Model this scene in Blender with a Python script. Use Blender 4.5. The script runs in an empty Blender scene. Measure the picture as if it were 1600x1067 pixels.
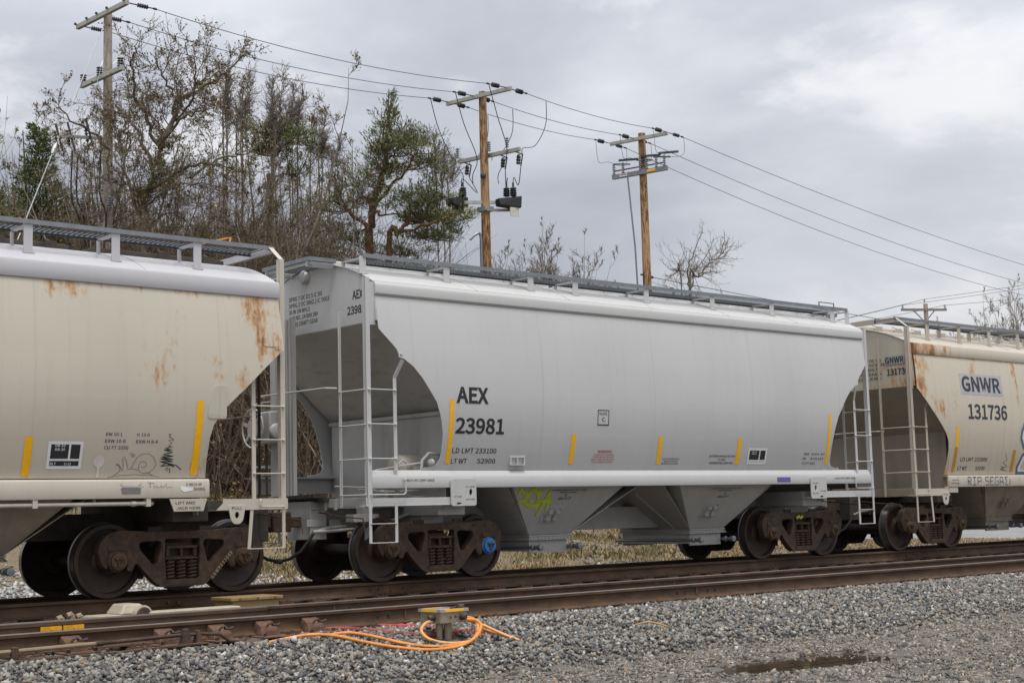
import bpy, bmesh, math, random
import numpy as np
from mathutils import Vector, Matrix
R = math.radians
random.seed(7); rng = np.random.default_rng(7)
SC = bpy.context.scene; COL = SC.collection

# ------------------------------------------------------------------ camera
cam = bpy.data.objects.new('camera', bpy.data.cameras.new('camera')); COL.objects.link(cam)
yaw, pitch, roll = R(41.2018), R(6.5475), R(-1.5102)
cy, sy, cp, sp = math.cos(yaw), math.sin(yaw), math.cos(pitch), math.sin(pitch)
fw = Vector((sy*cp, cy*cp, sp)); rt = Vector((cy, -sy, 0)); up = rt.cross(fw)
r2 = math.cos(roll)*rt + math.sin(roll)*up; u2 = -math.sin(roll)*rt + math.cos(roll)*up
CAM = Vector((0, -18.326, .9006))
cam.matrix_world = Matrix(((r2.x, u2.x, -fw.x, CAM.x), (r2.y, u2.y, -fw.y, CAM.y), (r2.z, u2.z, -fw.z, CAM.z), (0, 0, 0, 1)))
cam.data.sensor_width = 36; cam.data.lens = 2352.65/1600*36
cam.data.clip_start = .1; cam.data.clip_end = 3000
SC.camera = cam

# ------------------------------------------------------------------ sky, sun, exposure
SUN_EL, SUN_AZ = R(70), R(205)          # azimuth: direction TOWARDS the sun, clockwise from +Y
W = bpy.data.worlds.new('World'); SC.world = W; W.use_nodes = True
nt = W.node_tree; nt.nodes.clear()
def wn(t, **k):
    n = nt.nodes.new(t)
    for a, b in k.items(): setattr(n, a, b)
    return n
out = wn('ShaderNodeOutputWorld'); bg = wn('ShaderNodeBackground'); L = nt.links.new
sky = wn('ShaderNodeTexSky', sky_type='NISHITA', sun_disc=False, sun_elevation=SUN_EL, sun_rotation=SUN_AZ)
tc = wn('ShaderNodeTexCoord')
mp = wn('ShaderNodeMapping'); mp.inputs['Scale'].default_value = (1, 1, 2.3); mp.inputs['Location'].default_value = (3.3, 2.1, 5.5)
L(tc.outputs['Generated'], mp.inputs[0])
n1 = wn('ShaderNodeTexNoise'); n1.inputs['Scale'].default_value = 1.7; n1.inputs['Detail'].default_value = 9; n1.inputs['Roughness'].default_value = .52; n1.inputs['Distortion'].default_value = .35
L(mp.outputs[0], n1.inputs['Vector'])
cr = wn('ShaderNodeValToRGB'); e = cr.color_ramp.elements
e[0].position = .36; e[0].color = (4.0, 4.15, 4.7, 1); e[1].position = .66; e[1].color = (10., 9.95, 9.9, 1)
q = e.new(.47); q.color = (5.1, 5.3, 5.9, 1); q = e.new(.58); q.color = (6.9, 7.05, 7.5, 1)
L(n1.outputs['Fac'], cr.inputs[0])
# billows: a second, crisper layer of brighter cloud
n2 = wn('ShaderNodeTexNoise'); n2.inputs['Scale'].default_value = 2.7; n2.inputs['Detail'].default_value = 12; n2.inputs['Roughness'].default_value = .55; n2.inputs['Distortion'].default_value = .2
L(mp.outputs[0], n2.inputs['Vector']); b2_ = wn('ShaderNodeMapRange', interpolation_type='SMOOTHSTEP'); b2_.inputs['From Min'].default_value = .51; b2_.inputs['From Max'].default_value = .60; b2_.inputs['To Max'].default_value = .62; L(n2.outputs['Fac'], b2_.inputs[0])
mb_ = wn('ShaderNodeMix', data_type='RGBA'); L(b2_.outputs[0], mb_.inputs['Factor']); L(cr.outputs[0], mb_.inputs['A']); mb_.inputs['B'].default_value = (9.4, 9.35, 9.4, 1)
# overcast: brighter towards the zenith
sx = wn('ShaderNodeSeparateXYZ'); L(tc.outputs['Generated'], sx.inputs[0])
mr = wn('ShaderNodeMapRange'); mr.inputs['From Min'].default_value = .1; mr.inputs['From Max'].default_value = 1; mr.inputs['To Min'].default_value = 1; mr.inputs['To Max'].default_value = 2.6
L(sx.outputs['Z'], mr.inputs[0])
mu = wn('ShaderNodeVectorMath', operation='SCALE'); L(mb_.outputs['Result'], mu.inputs[0]); L(mr.outputs[0], mu.inputs['Scale'])
mx = wn('ShaderNodeMix', data_type='RGBA'); mx.inputs['Factor'].default_value = .92
L(sky.outputs[0], mx.inputs['A']); L(mu.outputs[0], mx.inputs['B'])
L(mx.outputs['Result'], bg.inputs[0]); bg.inputs[1].default_value = .072
L(bg.outputs[0], out.inputs[0])
sun = bpy.data.objects.new('sun', bpy.data.lights.new('sun', 'SUN')); COL.objects.link(sun)
sun.data.energy = 2.0; sun.data.angle = R(22); sun.data.color = (1, .96, .9)
d = Vector((math.sin(SUN_AZ)*math.cos(SUN_EL), math.cos(SUN_AZ)*math.cos(SUN_EL), math.sin(SUN_EL)))
sun.rotation_euler = d.to_track_quat('Z', 'Y').to_euler()
vs = SC.view_settings; vs.view_transform = 'Standard'; vs.look = 'None'; vs.gamma = 1; vs.use_curve_mapping = False; vs.exposure = 0.33

# ------------------------------------------------------------------ helpers
def link(o): COL.objects.link(o); return o
def tag(o, label=None, cat=None, group=None, kind=None):
    if label: o['label'] = label
    if cat: o['category'] = cat
    if group: o['group'] = group
    if kind: o['kind'] = kind
    return o
def empty(name, loc=(0, 0, 0), rz=0):
    o = link(bpy.data.objects.new(name, None)); o.location = loc; o.rotation_euler = (0, 0, rz); o.empty_display_size = .1; return o
def kids(o, TABLE={}): return [c for c in bpy.data.objects if c.parent is o]
def copy_tree(o, parent=None, tree=None):
    tree = tree or (lambda x: kids(x))
    c = o.copy(); COL.objects.link(c)
    if parent: c.parent = parent
    for ch in tree(o): copy_tree(ch, c, tree)
    return c
class MB:
    def __init__(s): s.v = []; s.f = []
    def add(s, v, f):
        b = len(s.v); s.v += [tuple(p) for p in v]; s.f += [tuple(i+b for i in q) for q in f]; return s
    def box(s, x0, x1, y0, y1, z0, z1):
        return s.add([(x0,y0,z0),(x1,y0,z0),(x1,y1,z0),(x0,y1,z0),(x0,y0,z1),(x1,y0,z1),(x1,y1,z1),(x0,y1,z1)],
                     [(0,3,2,1),(4,5,6,7),(0,1,5,4),(1,2,6,5),(2,3,7,6),(3,0,4,7)])
    def hexa(s, bot, top):
        return s.add(list(bot)+list(top), [(0,3,2,1),(4,5,6,7),(0,1,5,4),(1,2,6,5),(2,3,7,6),(3,0,4,7)])
    def bar(s, p, q, w, h, upv=(0, 0, 1)):
        p = Vector(p); q = Vector(q); t = (q-p).normalized(); u = Vector(upv)
        if abs(t.dot(u)) > .98: u = Vector((1, 0, 0))
        a = t.cross(u).normalized()*(w/2); b = a.cross(t).normalized()*(h/2)
        return s.hexa([p-a-b, p+a-b, p+a+b, p-a+b], [q-a-b, q+a-b, q+a+b, q-a+b])
    def tube(s, pts, r, n=8, cap=True):
        pts = [Vector(p) for p in pts]; m = len(pts)
        rr = r if isinstance(r, (list, tuple)) else [r]*m
        t0 = (pts[1]-pts[0]).normalized(); u = Vector((0, 0, 1)) if abs(t0.z) < .9 else Vector((1, 0, 0))
        a = t0.cross(u).normalized(); V = []; F = []
        for i, p in enumerate(pts):
            t = ((pts[min(i+1, m-1)]-p).normalized()+(p-pts[max(i-1, 0)]).normalized())
            t = t.normalized() if t.length > 1e-6 else t0
            a = (a-t*a.dot(t)); a = a.normalized() if a.length > 1e-6 else t.orthogonal().normalized(); b = t.cross(a)
            for k in range(n):
                w = 2*math.pi*k/n; V.append(p+(a*math.cos(w)+b*math.sin(w))*rr[i])
        for i in range(m-1):
            for k in range(n):
                k2 = (k+1) % n; F.append((i*n+k, i*n+k2, (i+1)*n+k2, (i+1)*n+k))
        if cap: F += [tuple(range(n-1, -1, -1)), tuple((m-1)*n+k for k in range(n))]
        return s.add(V, F)
    def lathe(s, prof, o=(0, 0, 0), ax=(0, 1, 0), n=24):
        o = Vector(o); ax = Vector(ax).normalized(); a = ax.orthogonal().normalized(); b = ax.cross(a); V = []; F = []; m = len(prof)
        for r, t in prof:
            for k in range(n):
                w = 2*math.pi*k/n; V.append(o+ax*t+(a*math.cos(w)+b*math.sin(w))*r)
        for i in range(m-1):
            for k in range(n):
                k2 = (k+1) % n; F.append((i*n+k, i*n+k2, (i+1)*n+k2, (i+1)*n+k))
        F += [tuple(range(n-1, -1, -1)), tuple((m-1)*n+k for k in range(n))]
        return s.add(V, F)
    def sheet(s, rows, th=None):
        """rows: list of equal-length point lists; th = thickness offset vector"""
        m, n = len(rows), len(rows[0]); V = [p for r in rows for p in r]
        F = [(i*n+j, i*n+j+1, (i+1)*n+j+1, (i+1)*n+j) for i in range(m-1) for j in range(n-1)]
        if th is None: return s.add(V, F)
        k = len(V); V2 = [tuple(Vector(p)+Vector(th)) for p in V]
        F2 = [tuple(i+k for i in reversed(f)) for f in F]
        ring = [j for j in range(n)]+[i*n+n-1 for i in range(1, m)]+[(m-1)*n+j for j in range(n-2, -1, -1)]+[i*n for i in range(m-2, 0, -1)]
        F3 = [(ring[i], ring[(i+1) % len(ring)], ring[(i+1) % len(ring)]+k, ring[i]+k) for i in range(len(ring))]
        return s.add(V+V2, F+F2+F3)
    def prism(s, poly, lo, hi, mapf):
        """poly: 2-D outline, extruded between lo and hi; mapf(a, b, c) -> xyz"""
        n = len(poly); V = [mapf(a, b, lo) for a, b in poly]+[mapf(a, b, hi) for a, b in poly]
        return s.add(V, [tuple(range(n-1, -1, -1)), tuple(range(n, 2*n))]+[(i, (i+1) % n, (i+1) % n+n, i+n) for i in range(n)])
    def mesh(s, name, smooth=True, recalc=True, ang=38):
        me = bpy.data.meshes.new(name); me.from_pydata([tuple(p) for p in s.v], [], s.f)
        if recalc:
            bm = bmesh.new(); bm.from_mesh(me); bmesh.ops.recalc_face_normals(bm, faces=bm.faces); bm.to_mesh(me); bm.free()
        if smooth:
            me.polygons.foreach_set('use_smooth', [True]*len(me.polygons)); me.set_sharp_from_angle(angle=R(ang))
        return me
    def build(s, name, mat, parent=None, smooth=True, bevel=0, recalc=True):
        me = s.mesh(name, smooth, recalc); me.materials.append(mat); return mk(name, me, parent, bevel)
def mk(name, me, parent=None, bevel=0):
    o = link(bpy.data.objects.new(name, me))
    if parent: o.parent = parent
    if bevel:
        b = o.modifiers.new('bevel', 'BEVEL'); b.width = bevel; b.segments = 2; b.limit_method = 'ANGLE'; b.angle_limit = R(40)
    return o
def npmesh(name, V, F, mat, smooth=False):
    """V (n,3), F (m,k) numpy arrays -> mesh, fast"""
    me = bpy.data.meshes.new(name); k = F.shape[1]
    me.vertices.add(len(V)); me.vertices.foreach_set('co', V.astype(np.float32).ravel())
    me.loops.add(F.size); me.loops.foreach_set('vertex_index', F.astype(np.int32).ravel())
    me.polygons.add(len(F)); me.polygons.foreach_set('loop_start', np.arange(0, F.size, k, dtype=np.int32))
    me.polygons.foreach_set('loop_total', np.full(len(F), k, dtype=np.int32))
    if smooth: me.polygons.foreach_set('use_smooth', np.ones(len(F), dtype=bool))
    me.update(calc_edges=True); me.materials.append(mat); return me
def rounded(poly, r, n=4):
    res = []; m = len(poly)
    for i in range(m):
        p = Vector(poly[i]); a = Vector(poly[i-1])-p; b = Vector(poly[(i+1) % m])-p
        k = min(r, a.length*.45, b.length*.45); A = p+a.normalized()*k; B = p+b.normalized()*k
        for j in range(n+1):
            t = j/n; res.append(tuple(A*(1-t)**2+p*2*t*(1-t)+B*t*t))
    return res
def plate(outer, holes, depth, bevel=0):
    """2-D outline with holes -> (verts, faces); local x, y in the outline plane, z = +-depth/2"""
    cu = bpy.data.curves.new('plate', 'CURVE'); cu.dimensions = '2D'; cu.fill_mode = 'BOTH'; cu.extrude = max(depth/2-bevel, 1e-4); cu.bevel_depth = bevel; cu.bevel_resolution = 1
    for pl in [outer]+holes:
        sp_ = cu.splines.new('POLY'); sp_.points.add(len(pl)-1); sp_.use_cyclic_u = True
        for i, (x, y) in enumerate(pl): sp_.points[i].co = (x, y, 0, 1)
    ob = bpy.data.objects.new('tmp', cu); COL.objects.link(ob); bpy.context.view_layer.update()
    me = bpy.data.meshes.new_from_object(ob.evaluated_get(bpy.context.evaluated_depsgraph_get()))
    v = [tuple(p.co) for p in me.vertices]; f = [tuple(p.vertices) for p in me.polygons]
    bpy.data.objects.remove(ob); bpy.data.curves.remove(cu); bpy.data.meshes.remove(me); return v, f
TXT = {}
def sans():
    try:
        import os; p = os.path.join(bpy.utils.system_resource('DATAFILES'), 'fonts', 'Noto Sans CJK Regular.woff2'); return bpy.data.fonts.load(p) if os.path.exists(p) else None
    except Exception: return None
FONT = sans()
def text_geo(s, bold=0., shear=0.):
    k = (s, bold, shear)
    if k not in TXT:
        cu = bpy.data.curves.new('txt', 'FONT'); cu.body = s; cu.font = FONT or cu.font; cu.size = 1; cu.offset = bold; cu.shear = shear; cu.resolution_u = 3
        ob = bpy.data.objects.new('tmp', cu); COL.objects.link(ob); bpy.context.view_layer.update()
        me = bpy.data.meshes.new_from_object(ob.evaluated_get(bpy.context.evaluated_depsgraph_get()))
        V = np.array([p.co[:] for p in me.vertices]); f = [tuple(p.vertices) for p in me.polygons]
        V = (V[:, :2]-V[:, :2].min(0))/(V[:, :2].max(0)-V[:, :2].min(0))
        bpy.data.objects.remove(ob); bpy.data.curves.remove(cu); bpy.data.meshes.remove(me); TXT[k] = (V, f)
    return TXT[k]
def decal(parent, name, lines, mapf, mat, bold=.012, shear=0.):
    bold = {.022: .012, .018: .010, .02: .010}.get(bold, .004)
    """lines: (text, a0, a1, b0, b1); mapf(a, b) -> xyz on the lettered surface"""
    for s, a0, a1, b0, b1 in lines:
        V, f = text_geo(s, bold, shear); o = MB().add([mapf(a0+(a1-a0)*x, b0+(b1-b0)*y) for x, y in V], f).build(name, mat, parent, smooth=False, recalc=False)
    return o
def stroke(mb, pts, w, mapf, eps=0, taper=False):
    """flat painted ribbon along a polyline in surface coordinates"""
    P = [Vector(p) for p in pts]; Q = [P[0]]
    for a, b in zip(P, P[1:]):
        n = max(1, int((b-a).length/.04))
        for i in range(1, n+1): Q.append(a.lerp(b, i/n))
    m = len(Q); V = []; F = []
    for i, p in enumerate(Q):
        t = Q[min(i+1, m-1)]-Q[max(i-1, 0)]; t = t.normalized() if t.length > 0 else Vector((1, 0))
        n_ = Vector((-t.y, t.x)); ww = w*(1-.5*i/m if taper else 1)/2
        V += [mapf(*(p+n_*ww)), mapf(*(p-n_*ww))]
    F = [(2*i, 2*i+1, 2*i+3, 2*i+2) for i in range(m-1)]
    mb.add(V, F)

# ------------------------------------------------------------------ materials
class NT:
    def __init__(s, name, rough=.6, metal=0.):
        s.m = bpy.data.materials.new(name); s.m.use_nodes = True; s.t = s.m.node_tree; s.b = s.t.nodes['Principled BSDF']
        s.b.inputs['Roughness'].default_value = rough; s.b.inputs['Metallic'].default_value = metal; s.co = s.n('ShaderNodeTexCoord').outputs['Object']
    def n(s, t, **k):
        x = s.t.nodes.new(t)
        for a, b in k.items(): setattr(x, a, b)
        return x
    def put(s, sock, v):
        if isinstance(v, bpy.types.NodeSocket): s.t.links.new(v, sock)
        elif isinstance(v, (tuple, list)) and len(v) == 3 and sock.type == 'RGBA': sock.default_value = (*v, 1)
        else: sock.default_value = v
    def noise(s, scale, detail=4, rough=.55, sc=(1, 1, 1), loc=(0, 0, 0), vec=None, dist=0):
        m = s.n('ShaderNodeMapping'); s.put(m.inputs[0], vec or s.co); m.inputs['Scale'].default_value = sc; m.inputs['Location'].default_value = loc
        x = s.n('ShaderNodeTexNoise'); s.put(x.inputs['Vector'], m.outputs[0]); x.inputs['Scale'].default_value = scale; x.inputs['Detail'].default_value = detail; x.inputs['Roughness'].default_value = rough; x.inputs['Distortion'].default_value = dist
        return x.outputs['Fac']
    def rng(s, v, a, b, c=0., d=1., clamp=True):
        x = s.n('ShaderNodeMapRange', clamp=clamp); s.put(x.inputs[0], v)
        for i, w in enumerate((a, b, c, d)): s.put(x.inputs[i+1], w)
        return x.outputs[0]
    def math(s, op, a, b=0.):
        x = s.n('ShaderNodeMath', operation=op); s.put(x.inputs[0], a); s.put(x.inputs[1], b); return x.outputs[0]
    def mix(s, f, a, b, mode='MIX'):
        x = s.n('ShaderNodeMix', data_type='RGBA', blend_type=mode); s.put(x.inputs['Factor'], f); s.put(x.inputs['A'], a); s.put(x.inputs['B'], b); return x.outputs['Result']
    def xyz(s):
        x = s.n('ShaderNodeSeparateXYZ'); s.put(x.inputs[0], s.co); return x.outputs
    def island(s): return s.n('ShaderNodeNewGeometry').outputs['Random Per Island']
    def ramp(s, v, stops, interp='LINEAR'):
        x = s.n('ShaderNodeValToRGB'); s.put(x.inputs[0], v); e = x.color_ramp.elements; x.color_ramp.interpolation = interp
        while len(e) < len(stops): e.new(.5)
        for i, (p, c) in enumerate(stops): e[i].position = p; e[i].color = (*c, 1)
        return x.outputs[0]
    def bump(s, h, strength=.3, dist=.02):
        x = s.n('ShaderNodeBump'); x.inputs['Strength'].default_value = strength; x.inputs['Distance'].default_value = dist; s.put(x.inputs['Height'], h); s.put(s.b.inputs['Normal'], x.outputs[0])
    def col(s, c): s.put(s.b.inputs['Base Color'], c); return s
def flat(name, c, rough=.6, metal=0., var=.12, scale=6.):
    N = NT(name, rough, metal); f = N.noise(scale, 5)
    N.col(N.mix(N.rng(f, .3, .7), tuple(x*(1-var) for x in c), tuple(min(1, x*(1+var)) for x in c))); return N.m
RUST_D, RUST_L = (.10, .045, .02), (.46, .235, .065)
def paint(name, base, grime=.1, rust=0., streak=.1, rough=.42, grime_c=(.16, .14, .11), bias=None, lowdirt=0., seams=False):
    """weathered car paint; rust thresholds a noise; bias(N, x, y, z) adds a rust field in car coordinates"""
    N = NT(name, rough); X, Y, Z = N.xyz()
    big = N.noise(.55, 4); fine = N.noise(14, 6, .6); st = N.noise(1, 5, .65, sc=(9, 2, .35))
    c = N.mix(N.rng(big, .3, .7, 0, grime), base, grime_c)
    c = N.mix(N.rng(st, .52, .78, 0, streak), c, grime_c)
    c = N.mix(N.rng(fine, .35, .75, 0, .06), c, tuple(x*.7 for x in base))
    if lowdirt: c = N.mix(N.math('MULTIPLY', N.rng(Z, 2.3, .5, 0, lowdirt), N.rng(N.noise(2.5, 6, .7), .3, .7)), c, (.12, .09, .065))
    if rust or bias:
        rn = N.noise(2.6, 9, .68, sc=(1.4, 1, .8)); rs = N.noise(1.0, 7, .6, sc=(5, 1, .55), loc=(3, 0, 1))
        ct = lambda v, k: N.math('MULTIPLY', N.math('SUBTRACT', v, .5), k)
        f = N.math('ADD', N.math('ADD', ct(rs, 1.1), ct(rn, .9)), ct(N.noise(16, 7, .75, sc=(1, 1, .45)), .75))
        if bias: f = N.math('ADD', f, bias(N, X, Y, Z))
        lo = .30-rust
        c = N.mix(N.rng(f, lo, lo+.16, 0, .72), c, RUST_L); c = N.mix(N.rng(f, lo+.14, lo+.30, 0, .85), c, (.20, .08, .027))
    sm = N.math('ABSOLUTE', N.math('SUBTRACT', N.math('FRACT', N.math('ADD', N.math('MULTIPLY', X, 1/2.43), .57)), .5)); sm = N.rng(sm, .003, .007, 1, 0)
    if seams: c = N.mix(N.math('MULTIPLY', sm, .13), c, tuple(x*.45 for x in base))
    N.col(c); N.put(N.b.inputs['Roughness'], N.rng(fine, .3, .7, rough-.06, rough+.1)); h_ = N.noise(1.6, 3, .5, sc=(1, 1, .7)); N.bump(N.math('ADD', h_, N.math('MULTIPLY', sm, .06)) if seams else h_, .10, .03); return N.m
def patches(x0, sg, L_):
    """rust patches at (s from the coupler, z, radius s, radius z, amount)"""
    def f(N, X, Y, Z):
        S_ = N.math('MULTIPLY', N.math('SUBTRACT', X, x0), sg); tot = 0.
        for s0, z0, rs, rz, am in L_:
            a = N.math('DIVIDE', N.math('SUBTRACT', S_, s0), rs); b = N.math('DIVIDE', N.math('SUBTRACT', Z, z0), rz); d_ = N.math('ADD', N.math('MULTIPLY', a, a), N.math('MULTIPLY', b, b))
            tot = N.math('MAXIMUM', tot, N.rng(d_, 1, 0, 0, am))
        return tot
    return f
def near_eave(z0, z1, k, xk=None, x0=0, x1=1):
    def f(N, X, Y, Z):
        v = N.rng(Z, z0, z1, 0, k)
        if xk: v = N.math('ADD', v, N.rng(X, x0, x1, 0, xk))
        return v
    return f
GREY = (.515, .518, .512)
M = {}
M['aex'] = paint('light_grey_paint', GREY, .12, 0., .10, seams=True)
M['aex_roof'] = paint('pale_roof_paint', (.485, .485, .475), .07, .05, .08)
M['aex_sill'] = paint('grey_sill_paint', (.49, .49, .485), .08, .02, .08)
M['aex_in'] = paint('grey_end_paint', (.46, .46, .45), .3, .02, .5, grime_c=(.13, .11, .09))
M['aex_low'] = paint('grey_hopper_paint', (.42, .42, .41), .2, 0, .2, lowdirt=.25)
M['gal'] = flat('galvanised_steel', (.23, .25, .265), .45, .55, .12, 9)
M['galdark'] = flat('dark_galvanised_steel', (.045, .048, .052), .6, .2)  # dark copy of the steel paints shade on slat undersides; also dark fittings
M['cream_l'] = paint('weathered_cream_paint', (.555, .51, .42), .14, .0, .2, grime_c=(.30, .26, .2),
    bias=patches(6.55, -1, [(2.4, 3.86, 3.0, .22, .40), (1.25, 3.62, .50, .40, .44), (1.15, 3.35, .26, .60, .42), (1.05, 3.1, .2, .3, .40), (2.55, 3.15, .36, 1.0, .36), (2.75, 2.75, .42, .45, .38), (1.85, 2.95, .26, .6, .36), (1.5, 2.65, .26, .3, .38), (3.9, 3.75, .5, .25, .36), (3.2, 3.2, .2, .5, .26), (2.02, 1.55, .22, .3, .34)]), seams=True)
M['cream_r'] = paint('rusty_cream_paint', (.56, .51, .41), .14, .02, .3, grime_c=(.32, .25, .16),
    bias=patches(-6.55, 1, [(3.5, 3.88, 3.2, .16, .34), (1.2, 3.6, .40, .45, .50), (1.1, 3.2, .26, .45, .46), (1.6, 2.75, .4, .35, .40), (2.1, 3.0, .25, .9, .31), (2.9, 3.4, .3, .5, .27), (2.05, 1.7, .18, .8, .40), (1.35, 2.95, .14, .14, .45), (4.5, 3.3, .25, 1.0, .28)]), seams=True)
M['cream_sill'] = paint('cream_sill_paint', (.52, .475, .40), .15, .03, .2)
M['cream_rusty'] = paint('rust_flecked_cream_paint', (.50, .45, .37), .25, .17, .3)
M['cream_low'] = paint('dirty_cream_hopper_paint', (.36, .32, .25), .4, .06, .4, lowdirt=.8)
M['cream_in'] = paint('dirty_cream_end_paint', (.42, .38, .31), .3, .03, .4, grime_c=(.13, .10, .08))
M['roof_l'] = paint('white_roof_paint', (.465, .46, .475), .06, .02, .05)
M['roof_r'] = paint('cream_roof_paint', (.50, .465, .39), .12, .06, .2, grime_c=(.4, .3, .18))
M['eave_r'] = paint('rusty_eave_paint', (.52, .48, .39), .12, .05, .3, grime_c=(.35, .25, .14), bias=lambda N, X, Y, Z: N.math('SUBTRACT', N.rng(X, -3.3, -5.0, 0, .58), .06))
M['cast'] = None
def cast_mat():
    N = NT('rusty_cast_steel', .75, 0); f = N.noise(9, 7, .65); g = N.noise(2.2, 4)
    c = N.ramp(f, [(.25, (.018, .010, .0065)), (.5, (.050, .028, .017)), (.75, (.105, .058, .034))])
    c = N.mix(N.rng(g, .52, .75, 0, .4), c, (.085, .062, .038)); N.col(c); N.bump(f, .5, .012); return N.m
M['cast'] = cast_mat()
M['wheel'] = flat('brown_wheel_steel', (.036, .021, .0145), .55, .1, .4, 7)
M['tread'] = flat('worn_tread_steel', (.16, .15, .145), .3, .8, .15)
M['cap'] = flat('rusty_bearing_cap', (.085, .05, .026), .6, .2, .3, 30)
M['blue'] = flat('blue_bearing_cap', (.03, .16, .42), .5, 0, .2, 30)
M['spring'] = flat('rusty_spring_steel', (.055, .03, .02), .75, 0, .3, 30)
M['black'] = flat('black_lettering', (.018, .018, .022), .6, 0, .1)
M['navy'] = flat('faded_black_lettering', (.035, .038, .055), .6, 0, .2)
M['red'] = flat('red_lettering', (.42, .045, .04), .6, 0, .1)
M['yellow'] = flat('yellow_reflective_tape', (.92, .47, .005), .45, 0, .06, 20)
M['amber'] = flat('dirty_yellow_tape', (.50, .24, .01), .6, 0, .2, 10)
M['white'] = flat('white_decal', (.72, .72, .72), .5, 0, .05)
M['greypatch'] = flat('grey_patch_paint', (.40, .40, .41), .5, 0, .08)
M['lime'] = flat('lime_spray_paint', (.42, .52, .02), .5, 0, .12, 12)
M['pencil'] = flat('thin_black_marker', (.12, .115, .115), .7, 0, .2)
M['bluespray'] = flat('slate_blue_spray_paint', (.10, .125, .17), .6, 0, .2, 12)
M['purple'] = flat('purple_plate', (.13, .09, .30), .5)
M['grime'] = flat('grimy_shaded_underframe', (.055, .045, .038), .85, 0, .3, 5)  # grime, with the shade under the cream cars put into the near-black colour
M['hose'] = flat('black_rubber', (.015, .015, .016), .55)
M['darkwood'] = flat('dark_plank', (.03, .026, .024), .8, 0, .3)
M['pipe'] = flat('pale_pipe', (.45, .42, .36), .5)
M['tan'] = flat('tan_tank_paint', (.46, .41, .34), .5, 0, .15)
M['orange_metal'] = flat('orange_handle', (.65, .25, .02), .5)

# ------------------------------------------------------------------ ground
def gz(x, y):
    x = np.asarray(x, float); y = np.asarray(y, float)
    near = np.where(y > -5.75, -.285, np.where(y > -7.3, -.285-.30*(-5.75-y)/1.55, -.585-.004*np.minimum(-7.3-y, 12)))
    t = np.clip((y-2.6)/11., 0, 1); s = t*t*(3-2*t); k = np.clip((x-17)/26, 0, 1); k = 1-k*k*(3-2*k)
    far = -.32+1.9*k*s
    z = np.where(y < 2.6, near, far)
    z = np.where((y > -4.9) & (y < 2.6), -.285, z)
    # wheel ruts that hold the puddles
    for (ax, ay, bx, by, w, dp) in RUTS:
        dx, dy = bx-ax, by-ay; ll = math.hypot(dx, dy); tt = ((x-ax)*dx+(y-ay)*dy)/ll**2; dd = np.abs((x-ax)*dy-(y-ay)*dx)/ll
        z = z-dp*np.exp(-(dd/w)**2)*np.clip(1.3-np.abs(tt-.5)*2.2, 0, 1)
    return z
RUTS = [(10.9, -8.50, 13.2, -8.82, .17, .055), (10.5, -8.86, 13.0, -9.30, .27, .065)]
def ground():
    xs = np.concatenate([[-600, -200, -60], np.arange(-20, 4, 2.), np.arange(4, 34, .14), np.arange(34, 80, 2.), [100, 160, 300, 700, 1600]])
    ys = np.concatenate([[-600, -100, -40, -24, -18], np.arange(-15, -4.8, .11), np.arange(-4.8, 2.7, .6), np.arange(2.8, 20, .4), np.arange(20, 60, 4.), [80, 140, 300, 800, 1600]])
    Xg, Yg = np.meshgrid(xs, ys); Z = gz(Xg, Yg)
    fine = (Xg > 3) & (Xg < 34) & (Yg < -5)
    Z = Z+np.where(fine, rng.normal(0, .011, Z.shape), 0)
    V = np.stack([Xg, Yg, Z], -1).reshape(-1, 3); n = len(xs); i, j = np.meshgrid(np.arange(len(ys)-1), np.arange(n-1), indexing='ij'); a = (i*n+j).ravel()
    F = np.stack([a, a+1, a+n+1, a+n], 1)
    N = NT('gravelly_ground', .9); X, Y, Zc = N.xyz()
    f1 = N.noise(55, 6, .7); f2 = N.noise(1.1, 5, .6); f3 = N.noise(160, 3, .7)
    grav = N.ramp(f1, [(.30, (.055, .050, .044)), (.48, (.145, .128, .108)), (.62, (.25, .225, .19)), (.78, (.37, .34, .295))])
    grav = N.mix(N.rng(f2, .42, .66, 0, .55), grav, (.13, .105, .085), 'MIX')
    grav = N.mix(.35, grav, N.ramp(f3, [(.35, (.06, .055, .05)), (.7, (.36, .33, .30))]))
    dirt = N.ramp(N.noise(20, 6, .7), [(.3, (.10, .08, .05)), (.55, (.22, .17, .10)), (.75, (.34, .27, .16))])
    wet = N.rng(N.noise(.9, 4, .6, loc=(2, 1, 0)), .52, .7, 0, .5)
    grav = N.mix(N.math('MULTIPLY', wet, N.rng(Y, -7.6, -8.4)), grav, (.045, .042, .038))
    N.col(N.mix(N.rng(Y, 3.2, 3.6), grav, dirt)); N.bump(N.math('ADD', f1, f3), .7, .03)
    o = mk('ground', npmesh('ground', V, F, N.m, True)); tag(o, 'gravelly yard ground sloping away from the tracks', 'ground', kind='structure')
ground()
def stone_mat(name, stops, rough=.85):
    N = NT(name, rough); c = N.ramp(N.island(), stops); N.col(N.mix(N.rng(N.noise(40, 4, .7), .3, .75, 0, .35), c, (.10, .085, .065))); return N.m
BALLAST = [(0, (.045, .046, .049)), (.2, (.10, .102, .104)), (.45, (.175, .172, .162)), (.66, (.24, .232, .208)), (.80, (.30, .28, .24)), (.90, (.27, .195, .125)), (.95, (.40, .38, .34)), (1, (.55, .54, .52))]
M['stone'] = stone_mat('crushed_stone', BALLAST)
M['grit'] = stone_mat('yard_grit', [(0, (.05, .048, .045)), (.25, (.115, .108, .098)), (.5, (.19, .178, .158)), (.7, (.265, .245, .21)), (.86, (.33, .295, .235)), (.93, (.25, .16, .10)), (1, (.52, .49, .44))])
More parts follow.
